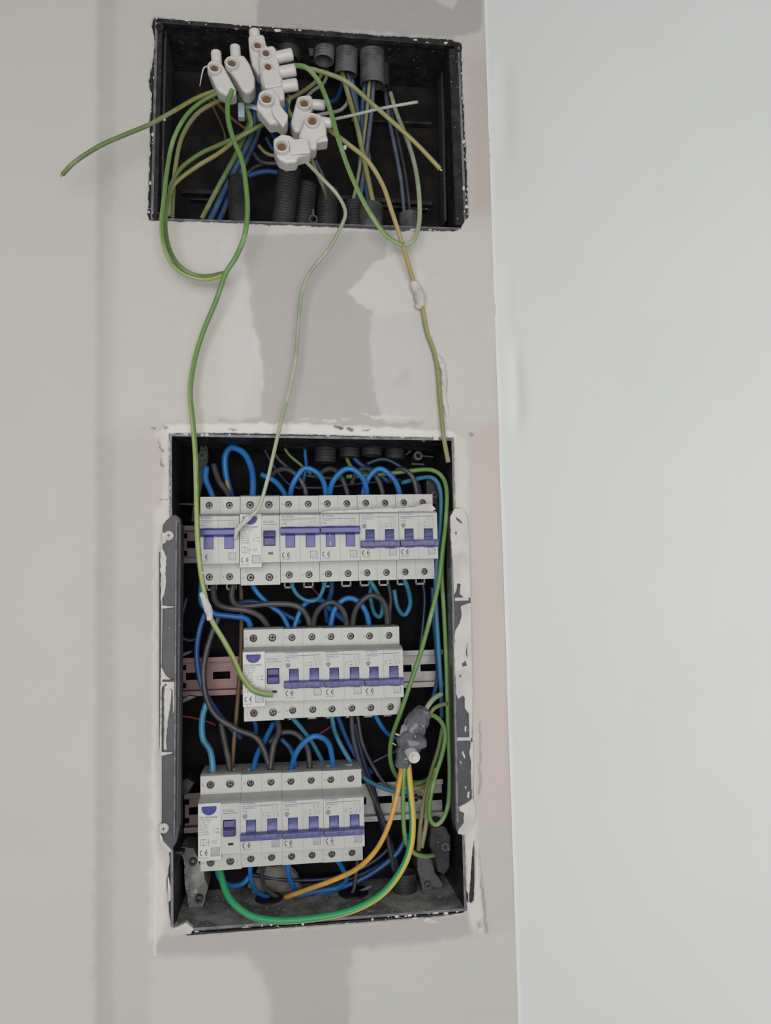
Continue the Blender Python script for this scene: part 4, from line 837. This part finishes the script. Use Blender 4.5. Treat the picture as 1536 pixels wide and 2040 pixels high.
# --- lower box cables
B1 = [
 ([(503, 996), (504, 962), (500, 930), (486, 903), (462, 892), (449, 908), (450, 945), (460, 985), (470, 1030)], 0.024, 0.05, None, 13, 'w_blue', 'thick bright blue cable looped highest above the residual current breaker'),
 ([(578, 998), (582, 968), (600, 938), (614, 933), (634, 944), (646, 965), (650, 998)], 0.024, 0.024, 0.012, 11, 'w_blue', 'blue jumper arch above the third breaker of the top row'),
 ([(655, 998), (662, 962), (682, 938), (702, 935), (722, 952), (730, 975), (729, 998)], 0.024, 0.024, 0.01, 11, 'w_blue', 'blue jumper arch above the fourth breaker of the top row'),
 ([(721, 998), (730, 960), (748, 937), (764, 936), (784, 954), (794, 975), (799, 998)], 0.024, 0.024, 0.014, 11, 'w_blue', 'blue jumper arch above the fifth breaker of the top row'),
 ([(411, 930), (410, 955), (418, 975), (428, 1000)], 0.03, 0.026, None, 12, 'w_blue', 'blue cable entering the main breaker at the far left'),
 ([(520, 945), (545, 957), (562, 975), (574, 998)], 0.035, 0.026, None, 11, 'w_blue', 'blue cable slanting down to the third breaker of the top row'),
 ([(425, 925), (435, 955), (452, 980), (460, 1000)], 0.036, 0.026, None, 12, 'w_black', 'black cable entering the main breaker'),
 ([(446, 940), (452, 960), (458, 990), (462, 1010)], 0.045, 0.04, None, 8, 'w_amber', 'short amber cable deep behind the tall blue loop'),
 ([(538, 950), (552, 938), (572, 935), (592, 948), (606, 970), (612, 1000)], 0.034, 0.026, 0.022, 10, 'w_black', 'black jumper arch left of the thin hanging cable'),
 ([(628, 950), (655, 934), (676, 945), (690, 975), (694, 1000)], 0.04, 0.026, 0.03, 10, 'w_black', 'black jumper arch behind the fourth breaker jumper'),
 ([(700, 965), (712, 940), (735, 935), (755, 960), (766, 998)], 0.04, 0.026, 0.03, 10, 'w_black', 'black jumper arch behind the fifth breaker jumper'),
 ([(776, 960), (790, 938), (806, 936), (824, 955), (834, 998)], 0.036, 0.026, 0.024, 10, 'w_black', 'black jumper arch above the right end of the top row'),
 ([(560, 880), (575, 905), (598, 925), (620, 945)], 0.05, 0.055, None, 6, 'gy_olive', 'dim olive cable entering at the top of the distribution box'),
 ([(608, 880), (608, 905), (610, 930), (604, 960)], 0.055, 0.05, None, 7, 'w_blue', 'blue cable dropping straight from the box top'),
 ([(540, 890), (560, 920), (600, 945), (680, 955)], 0.058, 0.055, None, 7, 'w_black', 'dark cable high in the left of the distribution box'),
 ([(522, 885), (540, 920), (570, 960), (600, 975)], 0.06, 0.055, None, 6, 'w_navy', 'navy cable high behind the thin hanging cable'),
 ([(705, 912), (722, 928), (745, 938), (775, 960)], 0.046, 0.04, None, 10, 'w_dblue', 'blue cable coming down from the third top conduit'),
 ([(690, 912), (700, 930), (718, 940), (740, 945)], 0.05, 0.045, None, 8, 'gy_olive', 'olive cable coming down from the second top conduit'),
 ([(730, 925), (760, 915), (790, 925), (830, 960), (840, 1000)], 0.05, 0.04, None, 9, 'w_navy', 'navy cable arching high above the fifth breaker'),
 ([(590, 970), (640, 972), (700, 965), (800, 955)], 0.06, 0.058, None, 7, 'w_navy', 'navy cable crossing the back above the top row'),
 ([(690, 950), (760, 945), (818, 938), (858, 936), (881, 950), (890, 980), (888, 1040), (882, 1090), (874, 1160), (856, 1235), (838, 1300), (818, 1360), (798, 1420), (782, 1465), (777, 1500), (782, 1530), (796, 1552), (820, 1562), (850, 1555)], 0.04, 0.045, 0.0, 9, 'gy_green', 'green and yellow cable bending down the right side and crossing to the taped connector'),
 ([(800, 962), (830, 954), (858, 951), (874, 966), (879, 1000), (876, 1060), (870, 1120), (868, 1190), (873, 1280), (879, 1370), (880, 1430)], 0.04, 0.04, 0.014, 9, 'w_teal', 'teal cable bending down along the right side of the breakers'),
 ([(884, 1080), (880, 1140), (884, 1210), (888, 1290), (891, 1380), (893, 1460), (896, 1540), (893, 1600), (882, 1632), (868, 1643), (857, 1632), (856, 1600), (866, 1550), (880, 1505), (887, 1465), (880, 1440), (864, 1426), (850, 1425)], 0.012, 0.008, 0.016, 9, 'gy_green', 'green cable on the far right looping back up to the taped connector'),
 ([(862, 1170), (864, 1230), (870, 1300), (872, 1350), (860, 1400)], 0.04, 0.05, None, 9, 'w_dblue', 'dark blue cable behind the crossing green cable'),
 # between rows one and two
 ([(424, 1155), (428, 1195), (448, 1210), (490, 1216), (520, 1230), (542, 1262)], 0.026, 0.026, 0.016, 12, 'w_black', 'thick black cable from the main breaker to the middle residual current breaker'),
 ([(466, 1155), (462, 1190), (478, 1208), (540, 1203), (590, 1207), (612, 1228), (620, 1262)], 0.026, 0.026, 0.02, 12, 'w_black', 'black cable arching across to the second breaker of the middle row'),
 ([(402, 1160), (402, 1200), (425, 1222), (465, 1228), (492, 1234), (503, 1262)], 0.03, 0.026, 0.018, 12, 'w_blue', 'blue cable from below the main breaker to the middle residual current breaker'),
 ([(498, 1155), (512, 1180), (540, 1208), (562, 1225), (580, 1262)], 0.026, 0.026, 0.03, 10, 'w_blue', 'blue cable slanting from the top residual breaker to the middle row'),
 ([(462, 1204), (500, 1198), (540, 1208), (570, 1225), (600, 1240)], 0.045, 0.04, None, 10, 'w_dblue', 'blue cable lying behind the black arch under the top row'),
 ([(577, 1152), (590, 1182), (614, 1197), (636, 1190), (650, 1155)], 0.028, 0.028, 0.02, 8, 'w_teal', 'teal cable in a shallow U under the third breaker of the top row'),
 ([(583, 1262), (596, 1222), (612, 1200), (640, 1196), (660, 1215), (690, 1240)], 0.026, 0.045, 0.03, 10, 'w_blue', 'blue cable behind the first black arch of the middle row'),
 ([(620, 1262), (630, 1222), (650, 1202), (668, 1202), (686, 1222), (693, 1262)], 0.026, 0.026, 0.014, 11, 'w_black', 'black jumper arch above the third breaker of the middle row'),
 ([(700, 1262), (708, 1216), (730, 1190), (750, 1188), (768, 1208), (773, 1262)], 0.026, 0.026, 0.014, 11, 'w_black', 'black jumper arch above the right end of the middle row'),
 ([(656, 1262), (666, 1216), (688, 1193), (712, 1197), (730, 1222), (738, 1262)], 0.026, 0.026, 0.02, 11, 'w_blue', 'blue jumper arch between the two black arches of the middle row'),
 ([(734, 1150), (752, 1182), (762, 1205), (758, 1228), (746, 1222), (738, 1190), (740, 1160)], 0.028, 0.05, None, 9, 'w_teal', 'teal cable hanging in a narrow loop under the fifth top breaker'),
 ([(804, 1150), (814, 1178), (817, 1205), (806, 1225), (792, 1210), (785, 1175)], 0.028, 0.05, None, 9, 'w_teal', 'teal cable hanging in a narrow loop under the right end of the top row'),
 ([(660, 1150), (660, 1180), (650, 1210), (652, 1240)], 0.03, 0.05, None, 10, 'w_dblue', 'dark blue cable dropping from the fourth top breaker'),
 ([(772, 1155), (778, 1190), (776, 1225), (778, 1262)], 0.04, 0.05, None, 8, 'w_black', 'black cable dropping behind the last black arch'),
 ([(840, 1150), (846, 1190), (842, 1250), (836, 1300)], 0.05, 0.055, None, 7, 'w_navy', 'navy cable right of the middle row, behind the crossing cable'),
 ([(478, 1150), (481, 1200), (480, 1300), (474, 1390), (466, 1480), (462, 1540)], 0.052, 0.04, None, 9, 'w_brown', 'ochre brown cable running down behind the middle row'),
 ([(408, 1222), (396, 1262), (392, 1310), (402, 1366), (428, 1412), (458, 1448), (480, 1470)], 0.03, 0.05, 0.03, 11, 'w_dblue', 'dark blue cable bowing left past the reddish rail'),
 ([(436, 1228), (418, 1275), (406, 1330), (410, 1385), (430, 1425), (470, 1452), (515, 1474), (540, 1535)], 0.03, 0.026, 0.028, 12, 'w_black', 'thick black cable bowing left past the reddish rail to the bottom row'),
 ([(412, 1400), (403, 1430), (404, 1470), (420, 1500), (426, 1555)], 0.03, 0.022, None, 13, 'w_teal', 'thick teal cable entering the bottom residual current breaker'),
 ([(440, 1440), (448, 1480), (456, 1520), (458, 1555)], 0.04, 0.024, None, 12, 'w_black', 'black cable entering the bottom residual current breaker'),
 ([(372, 1190), (360, 1240), (364, 1270), (385, 1275), (400, 1262)], 0.05, 0.05, None, 8, 'w_navy', 'navy cable curled beside the left flange'),
 ([(358, 1426), (385, 1430), (420, 1440), (430, 1445)], 0.05, 0.055, None, 4, 'w_mag', 'thin dark red wire left of the middle row'),
 ([(612, 1160), (640, 1190), (680, 1225), (700, 1240)], 0.062, 0.06, None, 4, 'w_mag', 'thin dark red wire behind the arches of the middle row'),
 ([(600, 1485), (640, 1460), (670, 1440)], 0.062, 0.06, None, 4, 'w_mag', 'thin dark red wire behind the bottom blue arch'),
 # between rows two and three
 ([(577, 1540), (590, 1500), (612, 1474), (634, 1467), (656, 1484), (665, 1535)], 0.024, 0.024, 0.006, 11, 'w_blue', 'bright blue jumper arch above the bottom row'),
 ([(503, 1540), (512, 1505), (530, 1470), (545, 1440)], 0.026, 0.05, None, 11, 'w_blue', 'blue cable rising from the second breaker of the bottom row'),
 ([(560, 1472), (576, 1488), (584, 1505), (590, 1530)], 0.04, 0.03, None, 10, 'w_dblue', 'dark blue cable short piece left of the bright blue arch'),
 ([(536, 1480), (560, 1460), (590, 1462), (612, 1490), (618, 1535)], 0.04, 0.026, 0.036, 11, 'w_black', 'black cable under the bottom blue arch'),
 ([(550, 1430), (556, 1455), (545, 1485), (538, 1535)], 0.04, 0.024, None, 12, 'w_black', 'black cable dropping into the second breaker of the bottom row'),
 ([(505, 1432), (510, 1450), (508, 1468)], 0.04, 0.05, None, 9, 'w_dblue', 'dark blue stub below the middle residual current breaker'),
 ([(578, 1425), (600, 1450), (622, 1480), (650, 1530)], 0.03, 0.05, None, 9, 'w_teal', 'teal cable slanting below the middle row, left of three'),
 ([(660, 1422), (668, 1460), (688, 1500), (720, 1545), (770, 1572), (820, 1575), (866, 1540)], 0.028, 0.045, None, 9, 'w_teal', 'teal cable sweeping from the third middle breaker to the lower right'),
 ([(672, 1424), (690, 1470), (712, 1510), (740, 1540)], 0.03, 0.05, None, 9, 'w_dblue', 'dark blue cable below the third middle breaker'),
 ([(744, 1418), (760, 1446), (776, 1464), (800, 1474)], 0.028, 0.04, None, 9, 'w_blue', 'blue cable from the right end of the middle row to the taped connector'),
 ([(700, 1424), (704, 1470), (720, 1530), (745, 1590), (765, 1640), (778, 1700), (786, 1740)], 0.03, 0.05, 0.04, 9, 'w_black', 'black cable running down to the bottom conduit, left one'),
 ([(712, 1424), (722, 1480), (745, 1530), (775, 1570), (810, 1586), (850, 1590)], 0.034, 0.045, None, 7, 'w_black', 'black cable curving right in front of the bottom rail'),
 ([(706, 1440), (722, 1510), (742, 1570), (758, 1630), (780, 1690), (792, 1740)], 0.042, 0.055, None, 12, 'w_navy', 'thick navy cable running down right of the bottom row'),
 ([(740, 1520), (780, 1500), (800, 1496)], 0.05, 0.05, None, 6, 'w_navy', 'thin navy cable leading to the taped connector'),
 # bottom
 ([(432, 1730), (440, 1752), (460, 1764), (484, 1760), (500, 1742)], 0.026, 0.04, None, 11, 'w_blue', 'blue cable in a small U under the bottom residual current breaker'),
 ([(498, 1718), (500, 1750), (512, 1776), (540, 1790)], 0.026, 0.05, None, 9, 'w_blue', 'blue cable hanging below the second bottom breaker'),
 ([(526, 1718), (522, 1745), (530, 1770), (560, 1792)], 0.03, 0.05, None, 9, 'w_black', 'black cable hanging below the second bottom breaker'),
 ([(573, 1712), (575, 1740), (582, 1762), (590, 1775)], 0.026, 0.04, None, 10, 'w_blue', 'blue cable hanging below the third bottom breaker'),
 ([(668, 1708), (682, 1730), (690, 1752), (672, 1768), (620, 1778), (560, 1798)], 0.026, 0.05, None, 10, 'w_blue', 'blue cable bending back left under the end of the bottom row'),
 ([(570, 1806), (620, 1786), (680, 1768), (740, 1740), (790, 1700), (812, 1660)], 0.05, 0.05, None, 10, 'w_dblue', 'dark blue cable at the bottom, lowest of the bundle'),
 ([(600, 1776), (660, 1764), (720, 1742), (770, 1715), (800, 1690)], 0.056, 0.056, None, 9, 'w_navy', 'navy cable at the bottom, middle of the bundle'),
 ([(500, 1742), (560, 1752), (640, 1752), (700, 1738), (750, 1712), (784, 1680)], 0.06, 0.06, None, 8, 'w_navy', 'navy cable at the bottom, topmost of the bundle'),
 ([(712, 1712), (708, 1750), (700, 1780), (660, 1800), (600, 1808)], 0.045, 0.045, None, 7, 'w_black', 'black cable at the bottom right corner of the last breaker'),
 ([(590, 1810), (660, 1800), (710, 1780), (740, 1765)], 0.04, 0.05, None, 7, 'w_sgrey', 'slate cable lowest behind the big green and yellow loop'),
 # connector cables
 ([(842, 1430), (850, 1410), (864, 1392), (880, 1382)], -0.006, 0.01, None, 10, 'gy_pale', 'pale green cable stub at the top of the taped connector'),
 ([(852, 1432), (862, 1414), (876, 1405), (890, 1402)], 0.0, 0.014, None, 8, 'gy_yel', 'straw cable stub just below the pale green stub'),
 ([(800, 1515), (797, 1550), (787, 1600), (772, 1650), (748, 1695), (712, 1730), (665, 1753), (615, 1771), (568, 1788)], 0.0, 0.03, -0.012, 10, 'w_amber', 'orange yellow cable sweeping down left from the taped connector'),
 ([(812, 1515), (817, 1570), (822, 1630), (818, 1685), (800, 1732), (762, 1780), (705, 1812), (635, 1828), (560, 1834), (505, 1826), (468, 1802), (450, 1775), (440, 1742), (434, 1715)], 0.002, 0.03, -0.016, 14, 'gy_fresh', 'thick green and yellow cable swinging in a wide loop along the box bottom'),
 ([(806, 1515), (803, 1580), (804, 1640), (810, 1680), (826, 1700), (846, 1706), (864, 1704)], -0.004, 0.012, -0.008, 9, 'gy_green', 'green cable hooking right into the lower right bracket'),
 ([(884, 1440), (874, 1490), (862, 1530), (846, 1590), (838, 1640), (834, 1694)], 0.02, 0.03, None, 9, 'gy_olive', 'dull olive cable going down right of the taped connector'),
 ([(870, 1530), (853, 1590), (849, 1640), (840, 1688)], 0.014, 0.03, None, 9, 'gy_yel', 'yellow cable going down right of the dull olive one'),
 ([(790, 1555), (806, 1568), (834, 1570), (860, 1560)], 0.03, 0.04, None, 9, 'gy_yel', 'straw cable curved behind the green cables in front of the bottom rail'),
]
UO = {'gy_fresh': 0.86}
for (pts, a, b_, m_, wd, c, l) in B1:
    wire(Yl(pts, a, b_, m_), wd, c, l, uoff=UO.get(c, 0.2))
# copper showing where jumpers enter
for (x, y) in ((579, 1250), (502, 1527), (533, 1524), (583, 1526), (616, 1524), (664, 1521), (657, 1250), (700, 1248)):
    pass

# ------------------------------------------------------------------ conduits
def conduit(x0, y0, x1, y1, Y, wpx, m, label, ribbed=True, seg=28, Y1=None):
    a = P(x0, y0, Y); b = P(x1, y1, Y if Y1 is None else Y1); r = wpx * pxm(x1, y1, Y) / 2; d = (b - a); L = d.length; n = max(4, int(L / 0.0028)); pr = [(0, r)]
    if ribbed:
        for i in range(n):
            s = L * i / n; e = L / n
            pr += [(s + e * 0.1, r), (s + e * 0.45, r), (s + e * 0.6, r * 0.91), (s + e * 0.9, r * 0.91)]
    pr += [(L, r), (L, r * 0.86), (L - 0.02 if L > 0.025 else L * 0.3, r * 0.84)]
    o = MB().lathe(a, d, pr, seg).build('corrugated_conduit', M[m], smooth=False); o.data.polygons.foreach_set('use_smooth', [True] * len(o.data.polygons))
    tag(o, label, 'conduit'); return o
conduit(650, 60, 645, 122, 0.020, 41, 'conduit', 'grey corrugated conduit at the top of the junction box, leftmost of the bright three')
conduit(692, 62, 689, 150, 0.018, 46, 'conduit', 'grey corrugated conduit at the top of the junction box, middle of the bright three', Y1=0.026)
conduit(741, 66, 742, 170, 0.018, 50, 'conduit', 'widest grey corrugated conduit hanging from the top of the junction box', Y1=0.026)
conduit(764, 70, 764, 174, 0.036, 24, 'conduitd', 'narrow dark conduit tucked behind the widest grey one')
conduit(578, 56, 574, 122, 0.026, 48, 'conduitd', 'dark conduit behind the white triple connector')
conduit(478, 452, 476, 356, 0.026, 44, 'conduitd', 'dark conduit rising at the lower left of the junction box', False)
conduit(562, 455, 577, 338, 0.024, 46, 'conduitd', 'tilted dark conduit under the lowest connector')
conduit(602, 458, 612, 370, 0.040, 42, 'conduitd', 'dark conduit just right of the tilted one')
conduit(650, 458, 655, 380, 0.046, 44, 'conduitd', 'dark conduit right of centre at the bottom of the junction box')
conduit(706, 462, 706, 405, 0.046, 40, 'conduitd', 'dark conduit left of the wide pale one')
conduit(738, 464, 740, 410, 0.036, 46, 'conduit', 'short wide grey conduit receiving the blue and straw cables', False)
conduit(818, 468, 817, 428, 0.034, 44, 'conduit', 'short ribbed conduit at the lower right of the junction box')
conduit(650, 858, 648, 922, 0.045, 44, 'conduitd', 'dim corrugated conduit at the top of the distribution box, leftmost')
conduit(698, 858, 696, 912, 0.045, 42, 'conduitd', 'dim corrugated conduit at the top of the distribution box, second')
conduit(742, 858, 740, 908, 0.042, 42, 'conduitd', 'dim corrugated conduit at the top of the distribution box, with bright rings')
conduit(788, 858, 786, 915, 0.048, 40, 'conduitd', 'dim corrugated conduit at the top of the distribution box, rightmost')
conduit(598, 858, 596, 895, 0.05, 38, 'conduitd', 'short dim conduit top left of the dim row')
conduit(806, 1800, 806, 1736, 0.045, 48, 'conduitd', 'black ribbed conduit standing on the bottom of the distribution box')

# ------------------------------------------------------------------ white terminal connectors
def outline(pts, Y): return [P(x, y, Y) for x, y in pts]
def connector(label, body, Y, th, wells, tubes=(), tilt=(0, -1, 0), screw='brass', extra=()):
    cxp = sum(p[0] for p in body) / len(body); cyp = sum(p[1] for p in body) / len(body)
    root = empty('terminal_connector', P(cxp, cyp, Y + th), label, 'connector', 'white terminal connectors')
    b = MB().prism(outline(body, Y), (0, th, 0)); o = fixn(b.build('connector_body', M['white'], root, bevel=0.0030, seg=6))
    for (pts, y2, t2) in extra: fixn(MB().prism(outline(pts, y2), (0, t2, 0)).build('connector_shoulder', M['white'], root, bevel=0.0012, seg=4))
    for (x, y, r, h) in wells:
        k = pxm(x, y, Y); R = r * k; c = P(x, y, Y - h); d = Vector(tilt).normalized()
        MB().lathe(c, -d, [(h + 0.003, R * 1.22), (0.0006, R * 1.22), (0, R * 1.16), (0, R * 1.0), (0.0005, R * 0.92), (h * 0.9, R * 0.8)], 26).build('screw_well', M['well'] if False else M['white'], root, smooth=True)
        MB().cyl(c - d * (h * 0.86), c - d * (h * 0.88 + 0.0002), R * 0.9, n=24).build('well_floor', M['well'], root)
        s = MB().cyl(c - d * (h * 0.55), c - d * (h * 0.9), R * 0.66, n=18); t = d.orthogonal().normalized() * R * 0.6; u = d.cross(t).normalized() * R * 0.13
        ce_ = c - d * (h * 0.54); s.prism([ce_ + t + u, ce_ - t + u, ce_ - t - u, ce_ + t - u], -d * 0.0002, 1)
        s.build('clamp_screw', [M[screw], M['w_brown']], root)
    for (x0, y0, x1, y1, r, op) in tubes:
        yt = Y + th * 0.35; k = pxm(x0, y0, yt); R = r * k; a = P(x0, y0, yt); e = P(x1, y1, yt - 0.002); L = (e - a).length
        pr = [(0, R), (L - 0.002, R)] + ([(L, R * 0.96), (L, R * 0.7), (L * 0.5, R * 0.66)] if op else [(L - 0.0008, R * 0.93), (L - 0.0002, R * 0.75), (L, R * 0.4), (L, 0.0001)])
        MB().lathe(a, e - a, pr, 24).build('wire_sleeve', M['white'], root, smooth=True)
    return root
connector('white connector farthest left in the junction box, with a plastic whisker', [(410, 126), (424, 114), (441, 122), (452, 142), (468, 172), (472, 186), (460, 190), (448, 188), (432, 178), (424, 160), (418, 148)], -0.030, 0.016, [(427, 133, 11, 0.004)], [(432, 128, 430, 101, 10.5, False)], (0.1, -1, 0.12))
w_ = connector('white connector second from the left, beside the tall one', [(444, 118), (462, 108), (486, 108), (498, 126), (508, 154), (508, 174), (496, 186), (484, 182), (470, 158), (452, 134)], -0.026, 0.018, [(462, 123, 11, 0.004)], [(470, 118, 468, 90, 10.5, False)], (0.1, -1, 0.12))
connector('tall white connector at the top of the cluster, sleeve pointing up', [(494, 68), (526, 66), (530, 86), (540, 100), (538, 126), (516, 150), (502, 128), (496, 96)], -0.022, 0.016, [(513, 88, 10, 0.003)], [(508, 76, 506, 58, 11, False)], (0.05, -1, 0.15))
connector('white triple connector with three sleeves pointing right', [(516, 92), (546, 88), (552, 100), (556, 124), (562, 150), (566, 176), (568, 198), (548, 200), (530, 182), (520, 160), (516, 126)], -0.032, 0.016, [(530, 104, 10, 0.002), (534, 131, 10, 0.002)], [(548, 116, 584, 108, 12, False), (552, 146, 590, 139, 12, False), (556, 174, 594, 168, 12, False)], (0.1, -1, 0.1), extra=[([(520, 140), (556, 136), (562, 170), (528, 176)], -0.034, 0.01)])
connector('white connector hanging in the middle with a round screw head', [(516, 180), (540, 172), (556, 188), (560, 208), (572, 226), (574, 244), (564, 256), (552, 244), (538, 248), (524, 230), (510, 214), (512, 200)], -0.040, 0.016, [(531, 194, 12.5, 0.005)], [], (0.02, -1, 0.05), extra=[([(540, 212), (556, 206), (574, 228), (572, 240), (564, 254), (544, 228)], -0.044, 0.01)])
connector('white connector right of the middle, sleeve pointing right, behind another', [(592, 190), (620, 186), (626, 204), (618, 226), (600, 262), (586, 262), (578, 244), (586, 214)], -0.026, 0.016, [(606, 203, 11.5, 0.004)], [(618, 208, 648, 210, 10, False)], (-0.05, -1, 0.1))
connector('white connector farthest right with a stepped end', [(606, 232), (620, 222), (640, 226), (650, 246), (652, 268), (634, 276), (630, 298), (606, 294), (594, 268), (602, 250)], -0.038, 0.018, [(622, 238, 12, 0.004)], [(636, 242, 662, 246, 10, False)], (-0.05, -1, 0.05), extra=[([(608, 262), (648, 256), (654, 280), (630, 284), (628, 300), (606, 296)], -0.036, 0.014)])
connector('lowest white connector with a square block at its right', [(544, 276), (560, 266), (578, 268), (588, 276), (612, 272), (618, 290), (620, 306), (594, 312), (592, 322), (570, 324), (554, 316), (546, 298)], -0.046, 0.016, [(561, 289, 12.5, 0.005)], [], (0.0, -1, 0.05), extra=[([(574, 278), (612, 274), (618, 304), (580, 308)], -0.048, 0.012)])
wh = [r_ for r_ in bpy.data.objects if r_.get('label', '').startswith('white connector farthest left')][0]
v, f, uv = tube(spline([P(418, 132, -0.026), P(406, 136, -0.032), P(400, 160, -0.036), P(398, 172, -0.036)], 0.0008), lambda t: 0.0009 * (1 - 0.7 * t), 8)
mk('plastic_whisker', v, f, M['white'], wh, smooth=True)

# ------------------------------------------------------------------ taped connector in the lower box
tr = empty('taped_connector', P(820, 1525, 0.005), 'cable joint wrapped in grey tape with a white sleeve, hanging right of the middle row', 'connector')
def blob(name, secs, lump, sc=120):      # secs: (px, py, Y, half width px, half depth m)
    pts = spline([P(a, b_, c_) for a, b_, c_, *_ in secs], 0.0009); n = len(pts); v = []; f = []; seg = 32
    ws = np.interp(np.linspace(0, 1, n), np.linspace(0, 1, len(secs)), [q_[3] * pxm(q_[0], q_[1], q_[2]) for q_ in secs]); dp = np.interp(np.linspace(0, 1, n), np.linspace(0, 1, len(secs)), [q_[4] for q_ in secs])
    for i in range(n):
        t = (pts[min(i + 1, n - 1)] - pts[max(i - 1, 0)]).normalized(); a = Vector((0, -1, 0)); a = (a - t * a.dot(t)).normalized(); b = t.cross(a)
        for k in range(seg):
            th = 2 * math.pi * k / seg; d = b * math.cos(th) * ws[i] + a * math.sin(th) * dp[i]; nn = noise.noise((pts[i] + d) * sc) + 0.5 * abs(noise.noise((pts[i] + d) * sc * 2.3 + Vector((5, 0, 0))))
            v.append(pts[i] + d * (1 + lump * nn))
    for i in range(n - 1):
        for k in range(seg): f.append((i * seg + k, i * seg + (k + 1) % seg, (i + 1) * seg + (k + 1) % seg, (i + 1) * seg + k))
    f += [tuple(range(seg - 1, -1, -1)), tuple(range((n - 1) * seg, n * seg))]
    return mk(name, v, f, M['tape'], tr, smooth=True)
blob('tape_wrap', [(846, 1416, -0.002, 15, 0.006), (836, 1428, -0.005, 22, 0.009), (826, 1446, -0.007, 23, 0.010), (820, 1466, -0.007, 21, 0.010), (816, 1486, -0.006, 22, 0.010), (806, 1504, -0.002, 16, 0.008), (800, 1528, 0.0, 13, 0.006)], 0.15, 150)
blob('tape_fold', [(800, 1474, -0.008, 15, 0.006), (812, 1476, -0.013, 20, 0.008), (830, 1478, -0.015, 17, 0.008), (843, 1478, -0.013, 12, 0.006)], 0.14, 170)
R = 11.5 * pxm(823, 1508, -0.016); a = P(812, 1488, -0.008); e = P(826, 1510, -0.030)
MB().lathe(a, e - a, [(0, R * 1.0), ((e - a).length - 0.001, R), ((e - a).length, R * 0.95), ((e - a).length, R * 0.74), ((e - a).length * 0.4, R * 0.68), ((e - a).length * 0.4, 0.0001)], 26).build('white_sleeve', M['white'], tr, smooth=True)
slab('white_block', [(808, 1494), (834, 1488), (834, 1504), (816, 1506)], -0.008, 0.008, M['white'], tr, 0.0008)
for p in ([(786, 1462), (790, 1461), (799, 1464), (798, 1467), (790, 1465)], [(780, 1481), (784, 1480), (790, 1484), (789, 1486)]):
    slab('bent_strand', p, -0.014, 0.0014, M['zinc'], tr, 0.0002)
slab('tape_flap', [(800, 1446), (806, 1442), (816, 1452), (824, 1456), (806, 1460), (796, 1470), (796, 1462)], -0.015, 0.002, M['tape'], tr, 0.0004)
# ------------------------------------------------------------------ rubble
v = []; bm = bmesh.new(); bmesh.ops.create_icosphere(bm, subdivisions=4, radius=1)
c = P(546, 1762, 0.06); 
for q_ in bm.verts:
    p = q_.co.copy(); p = Vector((p.x * 0.023, p.y * 0.006, p.z * 0.017)) * (1 + 0.28 * noise.noise(p * 1.6 + Vector((3, 1, 5))) + 0.08 * noise.noise(p * 5)); q_.co = p
me2 = bpy.data.meshes.new('rubble_chunk'); bm.to_mesh(me2); bm.free(); me2.materials.append(M['rubble'])
me2.polygons.foreach_set('use_smooth', [True] * len(me2.polygons))
ro = bpy.data.objects.new('rubble_chunk', me2); COL.objects.link(ro); ro.location = (c.x, 0.064, c.z); tag(ro, 'grey brown rubble chunk leaning at the back behind the bottom cables', 'rubble')
